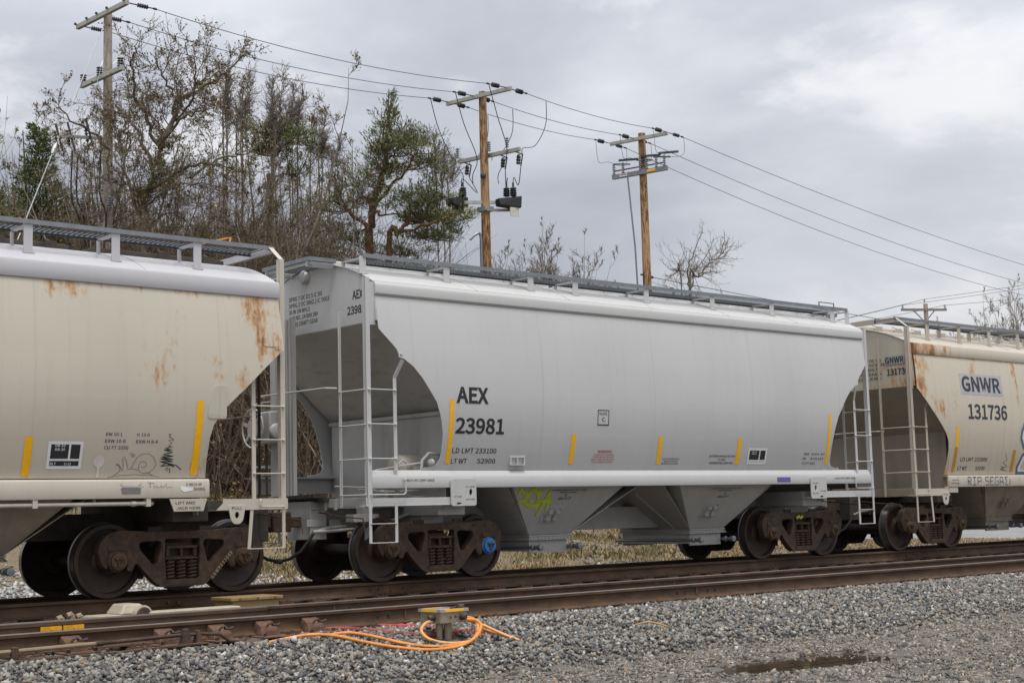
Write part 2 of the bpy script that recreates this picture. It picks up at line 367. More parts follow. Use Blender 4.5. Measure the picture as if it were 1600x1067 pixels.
M['wstone'] = stone_mat('pale_crushed_stone', [(0, (.20, .20, .20)), (.4, (.38, .38, .38)), (1, (.62, .62, .62))])
def stones(name, P, size, mat, label, group=None, flatk=.7):
    v = np.array([(x, y, z) for z in (-1, 1) for y in (-1, 1) for x in (-1, 1)], float)*.62; f = np.array([(0, 1, 3), (0, 3, 2), (4, 6, 7), (4, 7, 5), (0, 4, 5), (0, 5, 1), (2, 3, 7), (2, 7, 6), (0, 2, 6), (0, 6, 4), (1, 5, 7), (1, 7, 3)]); n = len(P); k = 8
    S = v[None]*rng.uniform(.55, 1.25, (n, k, 1))+rng.uniform(-.22, .22, (n, k, 3))
    S = S*rng.uniform(.6, 1.5, (n, 1, 3))*np.array([1, 1, flatk])
    q = rng.normal(size=(n, 4)); q /= np.linalg.norm(q, axis=1)[:, None]; w, x, y, z = q.T
    Rm = np.stack([np.stack([1-2*(y*y+z*z), 2*(x*y-z*w), 2*(x*z+y*w)], -1), np.stack([2*(x*y+z*w), 1-2*(x*x+z*z), 2*(y*z-x*w)], -1), np.stack([2*(x*z-y*w), 2*(y*z+x*w), 1-2*(x*x+y*y)], -1)], 1)
    S = np.einsum('nij,nkj->nki', Rm, S)*np.asarray(size).reshape(-1, 1, 1)+P[:, None]
    F = (f[None]+(np.arange(n)*k)[:, None, None]).reshape(-1, 3)
    return tag(mk(name, npmesh(name, S.reshape(-1, 3), F, mat)), label, 'gravel', kind='stuff')
def scatter(n, x0, x1, y0, y1):
    x = rng.uniform(x0, x1, n); y = rng.uniform(y0, y1, n); return x, y
# coarse ballast shoulder in front of the near track
x, y = scatter(56000, 4.2, 30, -7.6, -5.15); keep = rng.random(len(x)) < np.clip(1.15-np.clip((-6.65-y)/.75, 0, 1)*1.1, .05, 1); x, y = x[keep], y[keep]
far_thin = rng.random(len(x)) < np.clip(1.4-(x-16)/16, .35, 1); x, y = x[far_thin], y[far_thin]
k_ = ~((x < 8.4) & (y > -5.66)) & ~((np.hypot(x-9.70, y+6.14) < .22)); x, y = x[k_], y[k_]
s = rng.uniform(.012, .034, len(x)); stones('ballast', np.stack([x, y, gz(x, y)+s*.35+rng.uniform(0, .03, len(x))], 1), s, M['stone'], 'grey and tan crushed stone ballast banked along the near rail')
# between the rails and tracks
x, y = scatter(16000, 4, 32, -4.95, 2.1); s = rng.uniform(.016, .034, len(x)); z = -.285+s*.4+rng.uniform(0, .035, len(x))
ok = ~((np.abs(y+5.01) < .12) | (np.abs(y+3.5) < .12) | (np.abs(np.abs(y)-.75) < .12)); stones('track_ballast', np.stack([x, y, z], 1)[ok], s[ok], M['stone'], 'stone ballast lying between the rails and ties')
# finer gravel of the yard
x, y = scatter(95000, 5.5, 24, -12.2, -6.4); keep = (rng.random(len(x)) < np.clip((-6.2-y)/.8, .15, 1)) & (np.hypot(x, y+18.3) > 10.5); x, y = x[keep], y[keep]; keep = (gz(x, y) > -.606) | (rng.random(len(x)) < .16); x, y = x[keep], y[keep]
s = rng.uniform(.006, .017, len(x))*np.where(rng.random(len(x)) < .16, rng.uniform(1.3, 2.4, len(x)), 1); stones('yard_gravel', np.stack([x, y, gz(x, y)+s*.25], 1), s, M['grit'], 'fine gravel and grit of the yard surface', flatk=.6)
# fresh pale stone beyond the train
x, y = scatter(26000, 7, 24, 1.3, 8.0); keep = rng.random(len(x)) < np.clip(1.2-np.clip(y-4.2+.25*(x-10), 0, 9)/2.2, 0, 1); x, y = x[keep], y[keep]; keep = (x < 22.5); x, y = x[keep], y[keep]
s = rng.uniform(.02, .045, len(x)); stones('pale_ballast', np.stack([x, y, gz(x, y)+s*.4], 1), s, M['wstone'], 'pale grey fresh stone beyond the train')
x, y = scatter(7000, 22, 60, 1.2, 7.0); s = rng.uniform(.02, .05, len(x)); stones('far_gravel', np.stack([x, y, gz(x, y)+s*.3], 1), s, M['stone'], 'grey gravel beyond the far end of the train')
# puddles: level water in the ruts
def puddle(rut, zoff, label):
    ax, ay, bx, by, w, dp = rut; V = [(ax-.5, ay-.45), (bx+.5, by-.45), (bx+.5, by+.45), (ax-.5, ay+.45)]
    mb = MB().add([(a, b, zoff) for a, b in V], [(0, 1, 2, 3)]); N = NT('muddy_water', .04); N.col((.06, .046, .03)); N.b.inputs['Specular IOR Level'].default_value = .6
    tag(mb.build('puddle', N.m, smooth=False), label, 'puddle', kind='structure')
puddle(RUTS[0], -.605, 'narrow muddy puddle in the rut nearer the ballast'); puddle(RUTS[1], -.607, 'wider muddy puddle in the rut nearer the camera')
# asphalt crossing road beyond the train at right
N = NT('worn_asphalt', .85); f = N.noise(60, 5, .7); N.col(N.mix(N.rng(N.noise(.5, 4), .4, .7), N.ramp(f, [(.3, (.13, .13, .128)), (.7, (.24, .24, .235))]), (.25, .245, .235))); N.bump(f, .3, .01)
rd = MB().sheet([[(32, 3.3, -.30), (120, 3.3, -.30)], [(45, 16, -.30), (140, 16, -.30)], [(60, 26, -.30), (150, 26, -.30)]]).build('asphalt_road', N.m, smooth=False); tag(rd, 'worn grey asphalt road beyond the train at the right', 'road', kind='structure')
rm = MB().sheet([[(40, 8.1, -.294), (110, 8.1, -.294)], [(40, 8.35, -.294), (110, 8.35, -.294)]]).build('road_marking', M['white'], smooth=False); tag(rm, 'faded white line painted on the far asphalt road', 'road marking', kind='structure')

# ------------------------------------------------------------------ rail trucks (bogies)
TM = {}
def truck_meshes():
    half = [(0, .80), (.45, .80), (.62, .815), (.86, .825), (1.01, .79), (1.11, .70), (1.14, .58), (1.09, .42), (1.03, .365), (1.00, .56), (.965, .60), (.80, .60), (.765, .56), (.755, .335), (.685, .335), (.672, .40), (.635, .43), (.60, .40), (.37, .165), (.29, .12), (0, .12)]
    outer = half+[(-x, z) for x, z in reversed(half[1:-1])]; outer = rounded(outer, .035, 3)
    win = lambda s: rounded([(s*x, z) for x, z in [(.60, .685), (.32, .70), (.285, .66), (.345, .41), (.41, .385), (.61, .60)]], .05, 4)
    mid = rounded([(-.25, .715), (.25, .715), (.25, .50), (.235, .20), (-.235, .20), (-.25, .50)], .03, 3)
    v, f = plate(outer, [win(1), win(-1), mid], .13, .007)
    mb = MB().add([(x, z*1., y) for x, y, z in v], f); mb.v = [(a, b, c) for a, b, c in mb.v]
    mb.v = [(x, -1.005+zz, yy) for x, zz, yy in mb.v]
    # flange ribs of the casting
    for s in (1, -1):
        mb.bar((s*.27, -1.005, .79), (s*.45, -1.005, .79), .15, .025, (0, 1, 0))
        mb.box(s*.889-.13, s*.889+.13, -1.085, -.93, .585, .645)
        for q in (.62, .86, 1.0): mb.lathe([(.012, 0), (.012, .02), (.006, .026)], (s*q, -1.06, .76), (0, -1, 0), 6)
    mb.box(-.23, .23, -1.075, -.93, .135, .205); TM['side_frame'] = mb.mesh('side_frame')
    mb = MB()
    # wheel: rim, dished plate, hub
    prof = [(.10, -.835), (.155, -.835), (.165, -.80), (.20, -.775), (.30, -.762), (.385, -.775), (.398, -.823), (.452, -.823), (.457, -.80), (.4585, -.72), (.463, -.70), (.478, -.695), (.482, -.683), (.476, -.672), (.40, -.676), (.385, -.72), (.22, -.72), (.17, -.66), (.09, -.655)]
    mb.lathe(prof, (0, 0, 0), (0, 1, 0), 56); TM['wheel'] = mb.mesh('wheel', ang=25)
    TM['axle'] = MB().lathe([(.075, -1.02), (.08, -.85), (.09, -.83), (.088, -.4), (.08, 0), (.088, .4), (.09, .83), (.08, .85), (.075, 1.02)], n=18).mesh('axle')
    mb = MB().lathe([(.125, -1.02), (.125, -1.075), (.112, -1.082), (.112, -1.10), (.104, -1.118), (.085, -1.124), (.06, -1.124)], n=28)
    for k in range(3):
        w = 2*math.pi*k/3+.4; mb.lathe([(.02, -1.12), (.02, -1.143), (.012, -1.15)], (.055*math.cos(w), 0, .055*math.sin(w)), (0, 1, 0), 6)
    for k in range(3):
        w = 2*math.pi*k/3+.4; w2 = w+2.09; mb.bar((.055*math.cos(w), -1.128, .055*math.sin(w)), (.055*math.cos(w2), -1.128, .055*math.sin(w2)), .008, .035, (0, 1, 0))
    TM['bearing_cap'] = mb.mesh('bearing_cap')
    TM['bearing_adapter'] = MB().box(-.125, .125, -1.07, -.90, -.02, .13).lathe([(.135, -1.05), (.14, -1.0), (.135, -.90)], n=20).mesh('bearing_adapter')
    mb = MB(); n = 72; pts = [(.056*math.cos(2*math.pi*5.5*i/n), .056*math.sin(2*math.pi*5.5*i/n), .205+.245*i/n) for i in range(n+1)]; mb.tube(pts, .0165, 6); mb.lathe([(.03, .205), (.03, .45)], ax=(0, 0, 1), n=8)
    TM['spring'] = mb.mesh('spring')
    mb = MB().box(-.215, .215, -1.03, 1.03, .455, .49).box(-.215, .215, -1.06, 1.06, .59, .62).box(-.215, -.17, -1.04, 1.04, .49, .59).box(.17, .215, -1.04, 1.04, .49, .59).box(-.012, .012, -1.04, 1.04, .49, .59).box(-.2, .2, -.95, .95, .49, .66).box(-.23, .23, -1.05, -.99, .455, .475)
    mb.lathe([(.2, .66), (.2, .74)], ax=(0, 0, 1), n=20); mb.box(-.3, .3, -.75, -.55, .62, .70).box(-.3, .3, .55, .75, .62, .70)
    TM['bolster'] = mb.mesh('bolster')
    mb = MB().bar((.37, -.72, .36), (.37, .72, .36), .08, .10)
    for s in (-.75, .75): mb.box(.40, .455, s-.045, s+.045, .22, .52)
    mb.bar((.37, 0, .36), (.02, 0, .30), .06, .06); TM['brake_beam'] = mb.mesh('brake_beam')
    for k, mt in dict(side_frame='cast', wheel='wheel', axle='wheel', bearing_cap='cap', bearing_adapter='cast', spring='spring', bolster='cast', brake_beam='cast').items(): TM[k].materials.append(M[mt])
    # polished tread faces
    me = TM['wheel']; me.materials.append(M['tread'])
    for p in me.polygons:
        c = p.center; r = math.hypot(c.x, c.z)
        if r > .4545 and c.y > -.815: p.material_index = 1
truck_meshes()
BLUE_CAP = TM['bearing_cap'].copy(); BLUE_CAP.materials.clear(); BLUE_CAP.materials.append(M['blue'])
# keep the rusty locking plate and bolts on the blue cap
BLUE_CAP.materials.append(M['cap'])
for p in BLUE_CAP.polygons:
    if p.center.y < -1.1245: p.material_index = 1
def truck(parent, x, blue=False, tags=()):
    t = empty('truck', (x, 0, 0)); t.parent = parent
    def P(n, loc=(0, 0, 0), rz=0, me=None):
        o = mk(n, me or TM[n], t); o.location = loc; o.rotation_euler = (0, 0, rz); return o
    for rz in (0, math.pi):
        P('side_frame', rz=rz)
        for i, s in enumerate((-.889, .889)):
            ang = (.3, 1.1, 2.0, .7)[(i+int(rz)) % 4]
            w = P('wheel', (s, 0, .457), rz)
            c = P('bearing_cap', (s, 0, .457), rz, BLUE_CAP if blue and rz == 0 and s > 0 else None)
            if blue and rz == 0 and s > 0: c['label'] = 'bright blue bearing cap'
            P('bearing_adapter', (s, 0, .457), rz)
        for s in (-.155, 0, .155): P('spring', ((s, -1.005, 0) if rz == 0 else (s, 1.005, 0)))
        P('brake_beam', rz=rz)
    for s in (-.889, .889): P('axle', (s, 0, .457))
    P('bolster'); return t

# ------------------------------------------------------------------ covered hopper cars
def side_y(z): return 1.626-(.0745 if z > 2.7 else .145)*(z-2.7)**2
def hopper_car(cx, S, label):
    Lh = S['Lh']; car = empty('hopper_car', (cx, 0, 0)); tag(car, label, 'freight car', 'covered hopper cars of the train')
    m = {k: M[v] for k, v in S['mats'].items()}
    X = lambda e, s: e*(Lh-s)
    z_e0, z_e1, z_pk, se = S['eave0'], S['eave1'], S['peak'], S['s_end']
    zb, s0, s1 = S['sill'][0], S['sill'][2], S['sill'][1]       # sill bottom, start s, top
    hw = 1.5
    roofz = lambda y: z_pk-(z_pk-z_e1)*(abs(y)/hw)**2
    # --- side sheets with the scalloped end openings
    out = S['outline']                                             # (z, s) from the top down
    zs = sorted({round(z, 3) for z, s in out} | {round(q, 3) for q in np.arange(1.45, z_e0, .12) if q > out[-1][0]})
    oz = [z for z, s in out][::-1]; os_ = [s for z, s in out][::-1]
    for sd in (-1, 1):
        rows = []
        for z in zs:
            s = float(np.interp(z, oz, os_)); a, b = -(Lh-s), Lh-s
            rows.append([(a+(b-a)*k/24, sd*side_y(z), z) for k in range(25)])
        MB().sheet(rows, (0, -sd*.012, 0)).build('side_sheet', m['side'], car)
        # eave rail: rounded box section
        y0 = sd*(hw-.03); prof = [(-.06, z_e0+.03), (.03, z_e0+.03), (.03, z_e0), (.085, z_e0), (.09, z_e0+.01), (.09, z_e1-.02), (.075, z_e1+.005), (-.02, z_e1+.03), (-.06, z_e1+.03)] if S['kind'] == 'G' else [(-.04, z_e0+.02), (.035, z_e0), (.065, z_e0+.03), (.07, z_e1-.07), (.05, z_e1-.02), (.0, z_e1+.012), (-.05, z_e1+.02), (-.06, z_e1-.03)]
        MB().prism(prof, -(Lh-se), Lh-se, lambda a, b, c: (c, y0+sd*a, b)).build('eave_rail', m['eave'], car)
        # side sill: channel with a rolled top edge
        y0 = sd*1.50; H = s1-zb; prof = [(0, zb), (.004, zb+.012), (.004, s1-.03), (-.004, s1-.014), (-.018, s1-.002), (-.07, s1), (-.16, s1+.004), (-.16, s1-.02), (-.03, s1-.03), (-.03, zb+.012), (-.10, zb+.012), (-.10, zb)] if S['kind'] == 'G' else [(0, zb), (.004, zb+.012), (.004, s1-.10), (-.008, s1-.075), (-.045, s1-.012), (-.07, s1), (-.16, s1+.004), (-.16, s1-.02), (-.03, s1-.05), (-.03, zb+.012), (-.10, zb+.012), (-.10, zb)]
        MB().prism(prof, -(Lh-s0), Lh-s0, lambda a, b, c: (c, y0+sd*a, b)).build('side_sill', m['sill'], car)
    # --- roof
    ys = np.linspace(-hw, hw, 25); rows = [[(x, float(y), roofz(y)) for y in ys] for x in np.linspace(-(Lh-se)-.015, Lh-se+.015, 12)]
    roof = MB().sheet(rows, (0, 0, -.015)).build('roof', m['roof'], car)
    for k in range(1, 6):                                           # rolled seams
        x = -(Lh-se)+(2*(Lh-se))*k/6; MB().tube([(x, float(y), roofz(y)+.002) for y in ys], .007, 5).build('roof_seam', m['roof'], roof)
    # trough hatches with latches
    nh = 5; w = 2*(Lh-se)/nh
    for k in range(nh):
        xa = -(Lh-se)+w*k+.18; h = MB().box(xa, xa+w-.3, -.34, .34, z_pk-.10, z_pk+.045).box(xa+.03, xa+w-.33, -.31, .31, z_pk+.045, z_pk+.06).build('roof_hatch', m['hatch'], car, bevel=.01)
        for j in range(3):
            xl = xa+.3+j*(w-.9)/2
            for sd in (-1, 1): MB().box(xl-.06, xl+.06, sd*.46-.04, sd*.46+.04, z_pk-.06, z_pk+.05).bar((xl, sd*.46, z_pk+.04), (xl, sd*.3, z_pk+.1), .03, .02).build('hatch_latch', m['latch'], h)
    # --- running boards: edge channels and transverse slats
    zr = S['board']
    for sd in (-1, 1):
        a, b = -(Lh-S['s_board']), Lh-S['s_board']; mb = MB(); y1, y0 = sd*1.235, sd*.78
        ya, yb = min(y0, y1), max(y0, y1)
        for yy in (y0, y1): mb.box(a, b, yy-.006, yy+.006, zr-.05, zr+.006)
        n = int((b-a)/.07); mg = MB()
        for k in range(n):
            x = a+.02+k*.07; mg.box(x, x+.034, ya+.006, yb-.006, zr-.034, zr-.0325)
        rb_ = mb.build('running_board', M['gal'], car, smooth=False); mg.build('grating', M['galdark'], rb_, smooth=False)
        MB().box(a, b, min(y0, y0-sd*.012), max(y0, y0-sd*.012), zr-.075, zr-.05).build('board_angle', M['galdark'], rb_, smooth=False)
        for x in S['brackets']:
            rz = roofz(1.205); mb = MB().box(x-.055, x+.055, sd*1.215-.006, sd*1.215+.006, rz-.005, zr-.03)
            mb.bar((x, sd*1.21, zr-.06), (x, sd*.74, zr-.06), .07, .02).bar((x, sd*.74, roofz(.74)-.01), (x, sd*.74, zr-.05), .09, .012, (1, 0, 0)).box(x-.07, x+.07, sd*1.215-.03, sd*1.215+.03, rz-.012, rz+.004)
            mb.build('board_bracket', m['bracket'], car, smooth=False)
    # --- ends
    for e in (-1, 1):
        xe = X(e, se+.01); zpb = S['panel_z']
        poly = [(y, roofz(y)-.02) for y in np.linspace(-1.47, 1.47, 21)]+[(1.50, z_e0), (1.55, zpb), (-1.55, zpb), (-1.50, z_e0)]
        MB().prism(poly, xe-.006, xe+.006, lambda a, b, c: (c, a, b)).build('end_panel', m['side'], car)
        # slope sheet running from the end panel down to the hopper
        sb, zb2 = S['bulk']; xo = S['bay_c']+S['bay_b']
        xs_, zs_ = xe, zpb; x_b, z_b = e*xo, .58
        f = lambda z: xs_+(x_b-xs_)*(zs_-z)/(zs_-z_b)
        rows = [[(f(z), -yy, z), (f(z), 0, z), (f(z), yy, z)] for z, yy in ((zpb, 1.50), (2.7, 1.58), (1.6, 1.40), (1.3, 1.29), (.58, .81))]
        MB().sheet(rows, (0, 0, -.012)).build('slope_sheet', m['inner'], car)
        bulk_x = X(e, sb)
        MB().box(min(bulk_x, bulk_x-e*.012), max(bulk_x, bulk_x-e*.012), -1.42, 1.42, 1.0, zb2+.03).box(bulk_x-.03, bulk_x+.03, -1.45, 1.45, zb2-.02, zb2+.035).build('bulkhead', m['inner'], car, smooth=False)
        # corner posts
        ps = S['post']; pw = .03
        for sd in (-1, 1):
            x = X(e, ps); y = sd*1.50
            mb = MB().box(x-.036, x+.036, y-.005, y+.005, S['plat'][0]-.02, S['post_top'])
            mb.box(x-.036, x-.028, min(y, y-sd*.07), max(y, y-sd*.07), S['plat'][0]-.02, S['post_top'])
            if S['post_bend']: mb.bar((x, y, S['post_top']-.01), (x, sd*1.22, zr-.03), .072, .012, (1, 0, 0)) if False else mb.hexa([(x-.036, y-.004, S['post_top']-.01), (x+.036, y-.004, S['post_top']-.01), (x+.036, y+.004, S['post_top']-.01), (x-.036, y+.004, S['post_top']-.01)], [(x-.036, sd*1.22-.004, zr), (x+.036, sd*1.22-.004, zr), (x+.036, sd*1.22+.004, zr), (x-.036, sd*1.22+.004, zr)])
            pst = mb.build('corner_post', m['post'], car, smooth=False)
            # gusset plate joining post and side sheet
            sx_ = S['outline'][0][1]; za, zc = S['gus']
            MB().prism([(X(e, ps), z_e1-.02), (X(e, sx_+.06), z_e1-.02), (X(e, sx_+.06), zc), (X(e, ps+.03), za), (X(e, ps), za)], y-sd*.002, y-sd*.012, lambda a, b, c: (a, c, b)).build('corner_plate', m['side'], car, smooth=False)
            # side ladder: second stile, rungs, step
            sl = S['stile']; xl = X(e, sl); zt, zk, xk = S['stile_top']
            mb = MB().bar((xl, y, S['sill'][0]+.04 if S['stile_low'] is None else S['stile_low']), (xl, y, zk), .055, .012, (0, 1, 0)); mb.bar((xl, y, zk), (X(e, xk), sd*(side_y(zt)-.01), zt), .055, .012, (0, 1, 0))
            stl = mb.build('ladder_stile', m['stile'], car, smooth=False)
            for z in S['rungs']:
                mb = MB().tube([(x, y-sd*.006, z), (x+(xl-x)*.08, y+sd*.05, z), (xl-(xl-x)*.08, y+sd*.05, z), (xl, y-sd*.006, z)], .0095, 6)
                for q in (x, xl): mb.lathe([(.02, 0), (.02, .016), (.012, .022)], (q, y+sd*.006, z), (0, sd, 0), 8)
                mb.build('ladder_rung', m['rung'], car)
            # grab iron and sill step
            zg = S['grab'][0]; xg = X(e, S['grab'][1]); g2 = X(e, S['grab'][1]+.0)
            MB().tube([(x, y+sd*.005, zg), (x-e*.03, y+sd*.05, zg), (xg+e*.03, y+sd*.05, zg), (xg, y+sd*.05, zg+.03), (xg, y+sd*.05, zg+S['grab'][2]), (xg+e*.03, y+sd*.02, zg+S['grab'][2]+.03)], .0105, 6).build('grab_iron', m['rung'], car)
            xt, xt2 = x, X(e, S['step'][0]); z2 = S['step'][1]; zt0 = S['plat'][0]
            mb = MB()
            for q in (xt, xt2): mb.bar((q, y, zt0+.05), (q-(e*S['step'][2] if q == xt2 else 0), y, z2), .045, .012, (0, 1, 0))
            for z in S['step'][3]: mb.bar((xt, y, z), (xt2-e*S['step'][2]*(zt0-z)/(zt0-z2), y, z), .012, .04, (0, 1, 0))
            mb.build('sill_step', m['rung'], car, smooth=False)
            # end ladder
            xE = X(e, S['es'][0]); yE = sd*S['es'][1]
            MB().bar((xE, yE, S['plat'][0]), (xE, yE, S['es'][2]), .055, .012, (1, 0, 0)).bar((xE, yE, S['plat'][0]), (xE, yE, S['es'][2]), .012, .045, (1, 0, 0)).build('end_stile', m.get('es', m['post']), car, smooth=False)
            for z in S['erungs']: MB().tube([(xE+e*.01, yE, z), (xE+e*.05, yE+sd*.04, z), (X(e, ps)+e*.05, y-sd*.06, z), (X(e, ps)+e*.01, y, z)], .0095, 6).build('end_rung', m['rung'], car)
            # platform side plate
            pz0, pz1, psl = S['plat']
            MB().box(min(X(e, ps-.06), X(e, psl)), max(X(e, ps-.06), X(e, psl)), y-sd*.004 if sd < 0 else y-.02, y+.02 if sd < 0 else y+.004, pz0, pz1).box(min(X(e, ps-.06), X(e, psl)), max(X(e, ps-.06), X(e, psl)), min(y, y-sd*.16), max(y, y-sd*.16), pz0, pz0+.012).build('platform_rail', m['plat'], car, smooth=False, bevel=.004)
        # end sill, draft sill, floor of the platform
        x = X(e, ps-.04); MB().box(min(x, x-e*.09), max(x, x-e*.09), -1.48, 1.48, S['plat'][0], S['plat'][1]+.01).build('end_sill', m['low'], car, smooth=False, bevel=.006)
        MB().box(min(X(e, .45), e*1.2), max(X(e, .45), e*1.2), -.19, .19, .72, 1.05).box(min(X(e, .34), X(e, .62)), max(X(e, .34), X(e, .62)), -.30, .30, .62, 1.16).box(min(X(e, 1.85), X(e, 2.35)), max(X(e, 1.85), X(e, 2.35)), -1.30, 1.30, .92, 1.18).box(min(X(e, 1.9), X(e, 2.3)), max(X(e, 1.9), X(e, 2.3)), -.85, .85, .78, .92).build('center_sill', m.get('under', m['low']), car, smooth=False, bevel=.008)
        MB().box(min(X(e, .62), X(e, 1.9)), max(X(e, .62), X(e, 1.9)), -.5, .5, 1.05, 1.065).build('platform_floor', m['low'], car, smooth=False)
        # coupler and striker
        mb = MB().box(min(X(e, .42), X(e, .12)), max(X(e, .42), X(e, .12)), -.07, .07, .80, .95)
        pts = [(.16, -.12), (.02, -.17), (-.08, -.13), (-.10, -.04), (-.02, .0), (-.01, .05), (-.09, .10), (-.06, .16), (.04, .15), (.16, .10)]
        mb.prism([(X(e, s), e*y) for s, y in pts], .74, 1.02, lambda a, b, c: (a, b, c)).build('coupler', M['cast'], car, bevel=.015)
        mb = MB().tube([(X(e, .9), e*.38, .80), (X(e, .55), e*.40, .78), (X(e, .36), e*.36, .72)], .022, 7).build('air_pipe', m['low'], car)
        MB().tube([(X(e, .36), e*.36, .72), (X(e, .30), e*.34, .62), (X(e, .20), e*.27, .46), (X(e, .08), e*.15, .36), (X(e, 0), 0, .33)], .024, 8).lathe([(.034, 0), (.034, .07)], (X(e, .03), e*.04, .33), (e, 0, 0), 10).build('air_hose', M['hose'], car)
        MB().tube([(X(e, .50), -.3, 1.0), (X(e, .46), -.9, .93), (X(e, .50), -1.36, .90), (X(e, .50), -1.40, .72)], .010, 6).build('uncoupling_lever', M['cast'], car)
        truck(car, X(e, 2.086), blue=S.get('blue') == e)
    # --- hopper bays
    bc, bt, bb = S['bay_c'], S['bay_t'], S['bay_b']
    for e in (-1, 1):
        c = e*bc; t = lambda x, y, z: (x, y, z); zt = S['sill'][0]+.08
        k = (zt-.58)/.69; bx = bb+(bt-bb)*k; by = .825+.475*k
        mb = MB().hexa([(c-bb, -.825, .58), (c+bb, -.825, .58), (c+bb, .825, .58), (c-bb, .825, .58)], [(c-bx, -by, zt), (c+bx, -by, zt), (c+bx, by, zt), (c-bx, by, zt)])
        bay = mb.build('hopper_bay', m['low'], car, smooth=False)
        MB().box(c-bb-.02, c+bb+.02, -.85, .85, .555, .575).hexa([(c-bb-.04, -.87, .50), (c+bb+.04, -.87, .50), (c+bb+.04, .87, .50), (c-bb-.04, .87, .50)], [(c-bb, -.83, .555), (c+bb, -.83, .555), (c+bb, .83, .555), (c-bb, .83, .555)]).build('hopper_flange', m['low'], bay, smooth=False)
        for sd in (-1, 1):
            mb = MB()
            for q in np.linspace(-bb, bb, 12): mb.lathe([(.011, 0), (.011, .012), (.006, .016)], (c+q, sd*.862, .522), (0, sd, .5), 6)
            mb.build('bolt_row', m['low'], bay)
        MB().box(c-bb+.02, c+bb-.05, -.80, -.775, .30, .50).box(c-bb+.02, c+bb-.05, .775, .80, .30, .50).box(c-bb+.02, c-bb+.04, -.775, .775, .33, .50).box(c+bb-.07, c+bb-.05, -.775, .775, .33, .50).box(c-bb+.04, c+bb-.07, -.775, .775, .40, .42).build('outlet_gate', m['low'], bay, smooth=False)
        for sg in (-1, 1):
            xx = c+sg*(bb-.02); MB().tube([(xx, -.95, .39), (xx, .95, .39)], .026, 10).lathe([(.026, 0), (.045, .01), (.045, .05), (.03, .06), (.03, .16), (.05, .17), (.05, .23), (.03, .235)], (xx, -.86, .39), (0, -1, 0), 14).build('gate_capstan', M['gal'], bay)
        # vibrator bracket casting on the sloped side
        hp = lambda a, b, n=0.: (a, -(.825+(b-.58)/.69*.475)-n*.82, b-n*.57)
        px = c-.15 if S['kind'] == 'A' else c-.1
        poly = rounded([(px-.21, .78), (px+.17, .775), (px+.20, 1.01), (px-.06, 1.02), (px-.15, .97)], .03, 3)
        mb = MB().prism(poly, .0, .014, hp)
        for q in (-.08, .07):
            mb.prism(rounded([(px+q-.055, .81), (px+q+.045, .81), (px+q+.055, .965), (px+q-.03, .975)], .02, 3), .014, .055, hp)
            mb.prism([(px+q-.045, .93), (px+q+.045, .93), (px+q+.045, .95), (px+q-.045, .95)], .055, .075, hp)
            mb.prism([(px+q-.045, .825), (px+q+.045, .825), (px+q+.045, .85), (px+q-.045, .85)], .055, .075, hp)
        for a, b in ((px-.16, .81), (px-.13, .90), (px-.07, .985), (px+.15, .98), (px+.16, .89)): mb.prism([(a+.016*math.cos(t_), b+.016*math.sin(t_)) for t_ in np.linspace(0, 6.28, 9)[:-1]], .014, .03, hp)
        mb.build('vibrator_bracket', m['bracket_c'], bay, smooth=False, bevel=.003)
    # underside: center sill between the bays, inner slopes, crossridge
    MB().box(-bc, bc, -.17, .17, .62, .98).build('center_sill', m['low'], car, smooth=False)
    xi = bc-bb; MB().sheet([[(-xi, -.82, .58), (-xi, .82, .58)], [(-.35, -1.28, 1.27), (-.35, 1.28, 1.27)], [(0, -1.42, 1.62), (0, 1.42, 1.62)], [(.35, -1.28, 1.27), (.35, 1.28, 1.27)], [(xi, -.82, .58), (xi, .82, .58)]], (0, 0, .012)).build('cross_ridge', m['low'], car, smooth=False)
    for sd in (-1, 1):
        for e in (-1, 1): MB().bar((e*(xi+.1), sd*.5, .55), (e*.45, sd*.5, 1.22), .09, .02, (0, 1, 0)).build('hopper_brace', m['low'], car, smooth=False)
    return car
near = lambda off=.004: (lambda a, b: (a, -side_y(b)-off, b))
sillmap = lambda a, b: (a, -1.5085, b)
def stripe(car, x0, x1, z0, z1, mat, lean=0., lab=None, off=.004):
    rows = [[(x0+lean*k/8, -side_y(z0+(z1-z0)*k/8)-off, z0+(z1-z0)*k/8), (x1+lean*k/8, -side_y(z0+(z1-z0)*k/8)-off, z0+(z1-z0)*k/8)] for k in range(9)]
    o = MB().sheet(rows).build('reflective_stripe', mat, car, recalc=False)
    if lab: o['label'] = lab
def panel(car, x0, x1, z0, z1, cols, texts):
    """black consolidated stencil with a white frame"""
    g = near(.005)
    def quad(mb, a0, a1, b0, b1, f): mb.sheet([[f(a0, b), f(a1, b)] for b in np.linspace(b0, b1, 5)])
    mb = MB(); quad(mb, x0, x1, z0, z1, near(.004)); o = mb.build('stencil_panel', M['white'], car, recalc=False)
    w, h = x1-x0, z1-z0; mb = MB(); t = .035*w/.43
    zc = z0+h*.33 if cols[1] > .5 else z0+h*.22; xc = x0+w*cols[0]
    quad(mb, x0+t, xc-t*.35, zc+t*.35, z1-t, g); quad(mb, xc+t*.35, x1-t, zc+t*.35, z1-t, g); quad(mb, x0+t, x1-t, z0+t, zc-t*.35, g)
    mb.build('stencil_field', M['black'], o, recalc=False)
    decal(o, 'stencil_text', [(s, x0+w*a, x0+w*b, z0+h*c, z0+h*d) for s, a, b, c, d in texts], near(.0065), M['white'], .004)

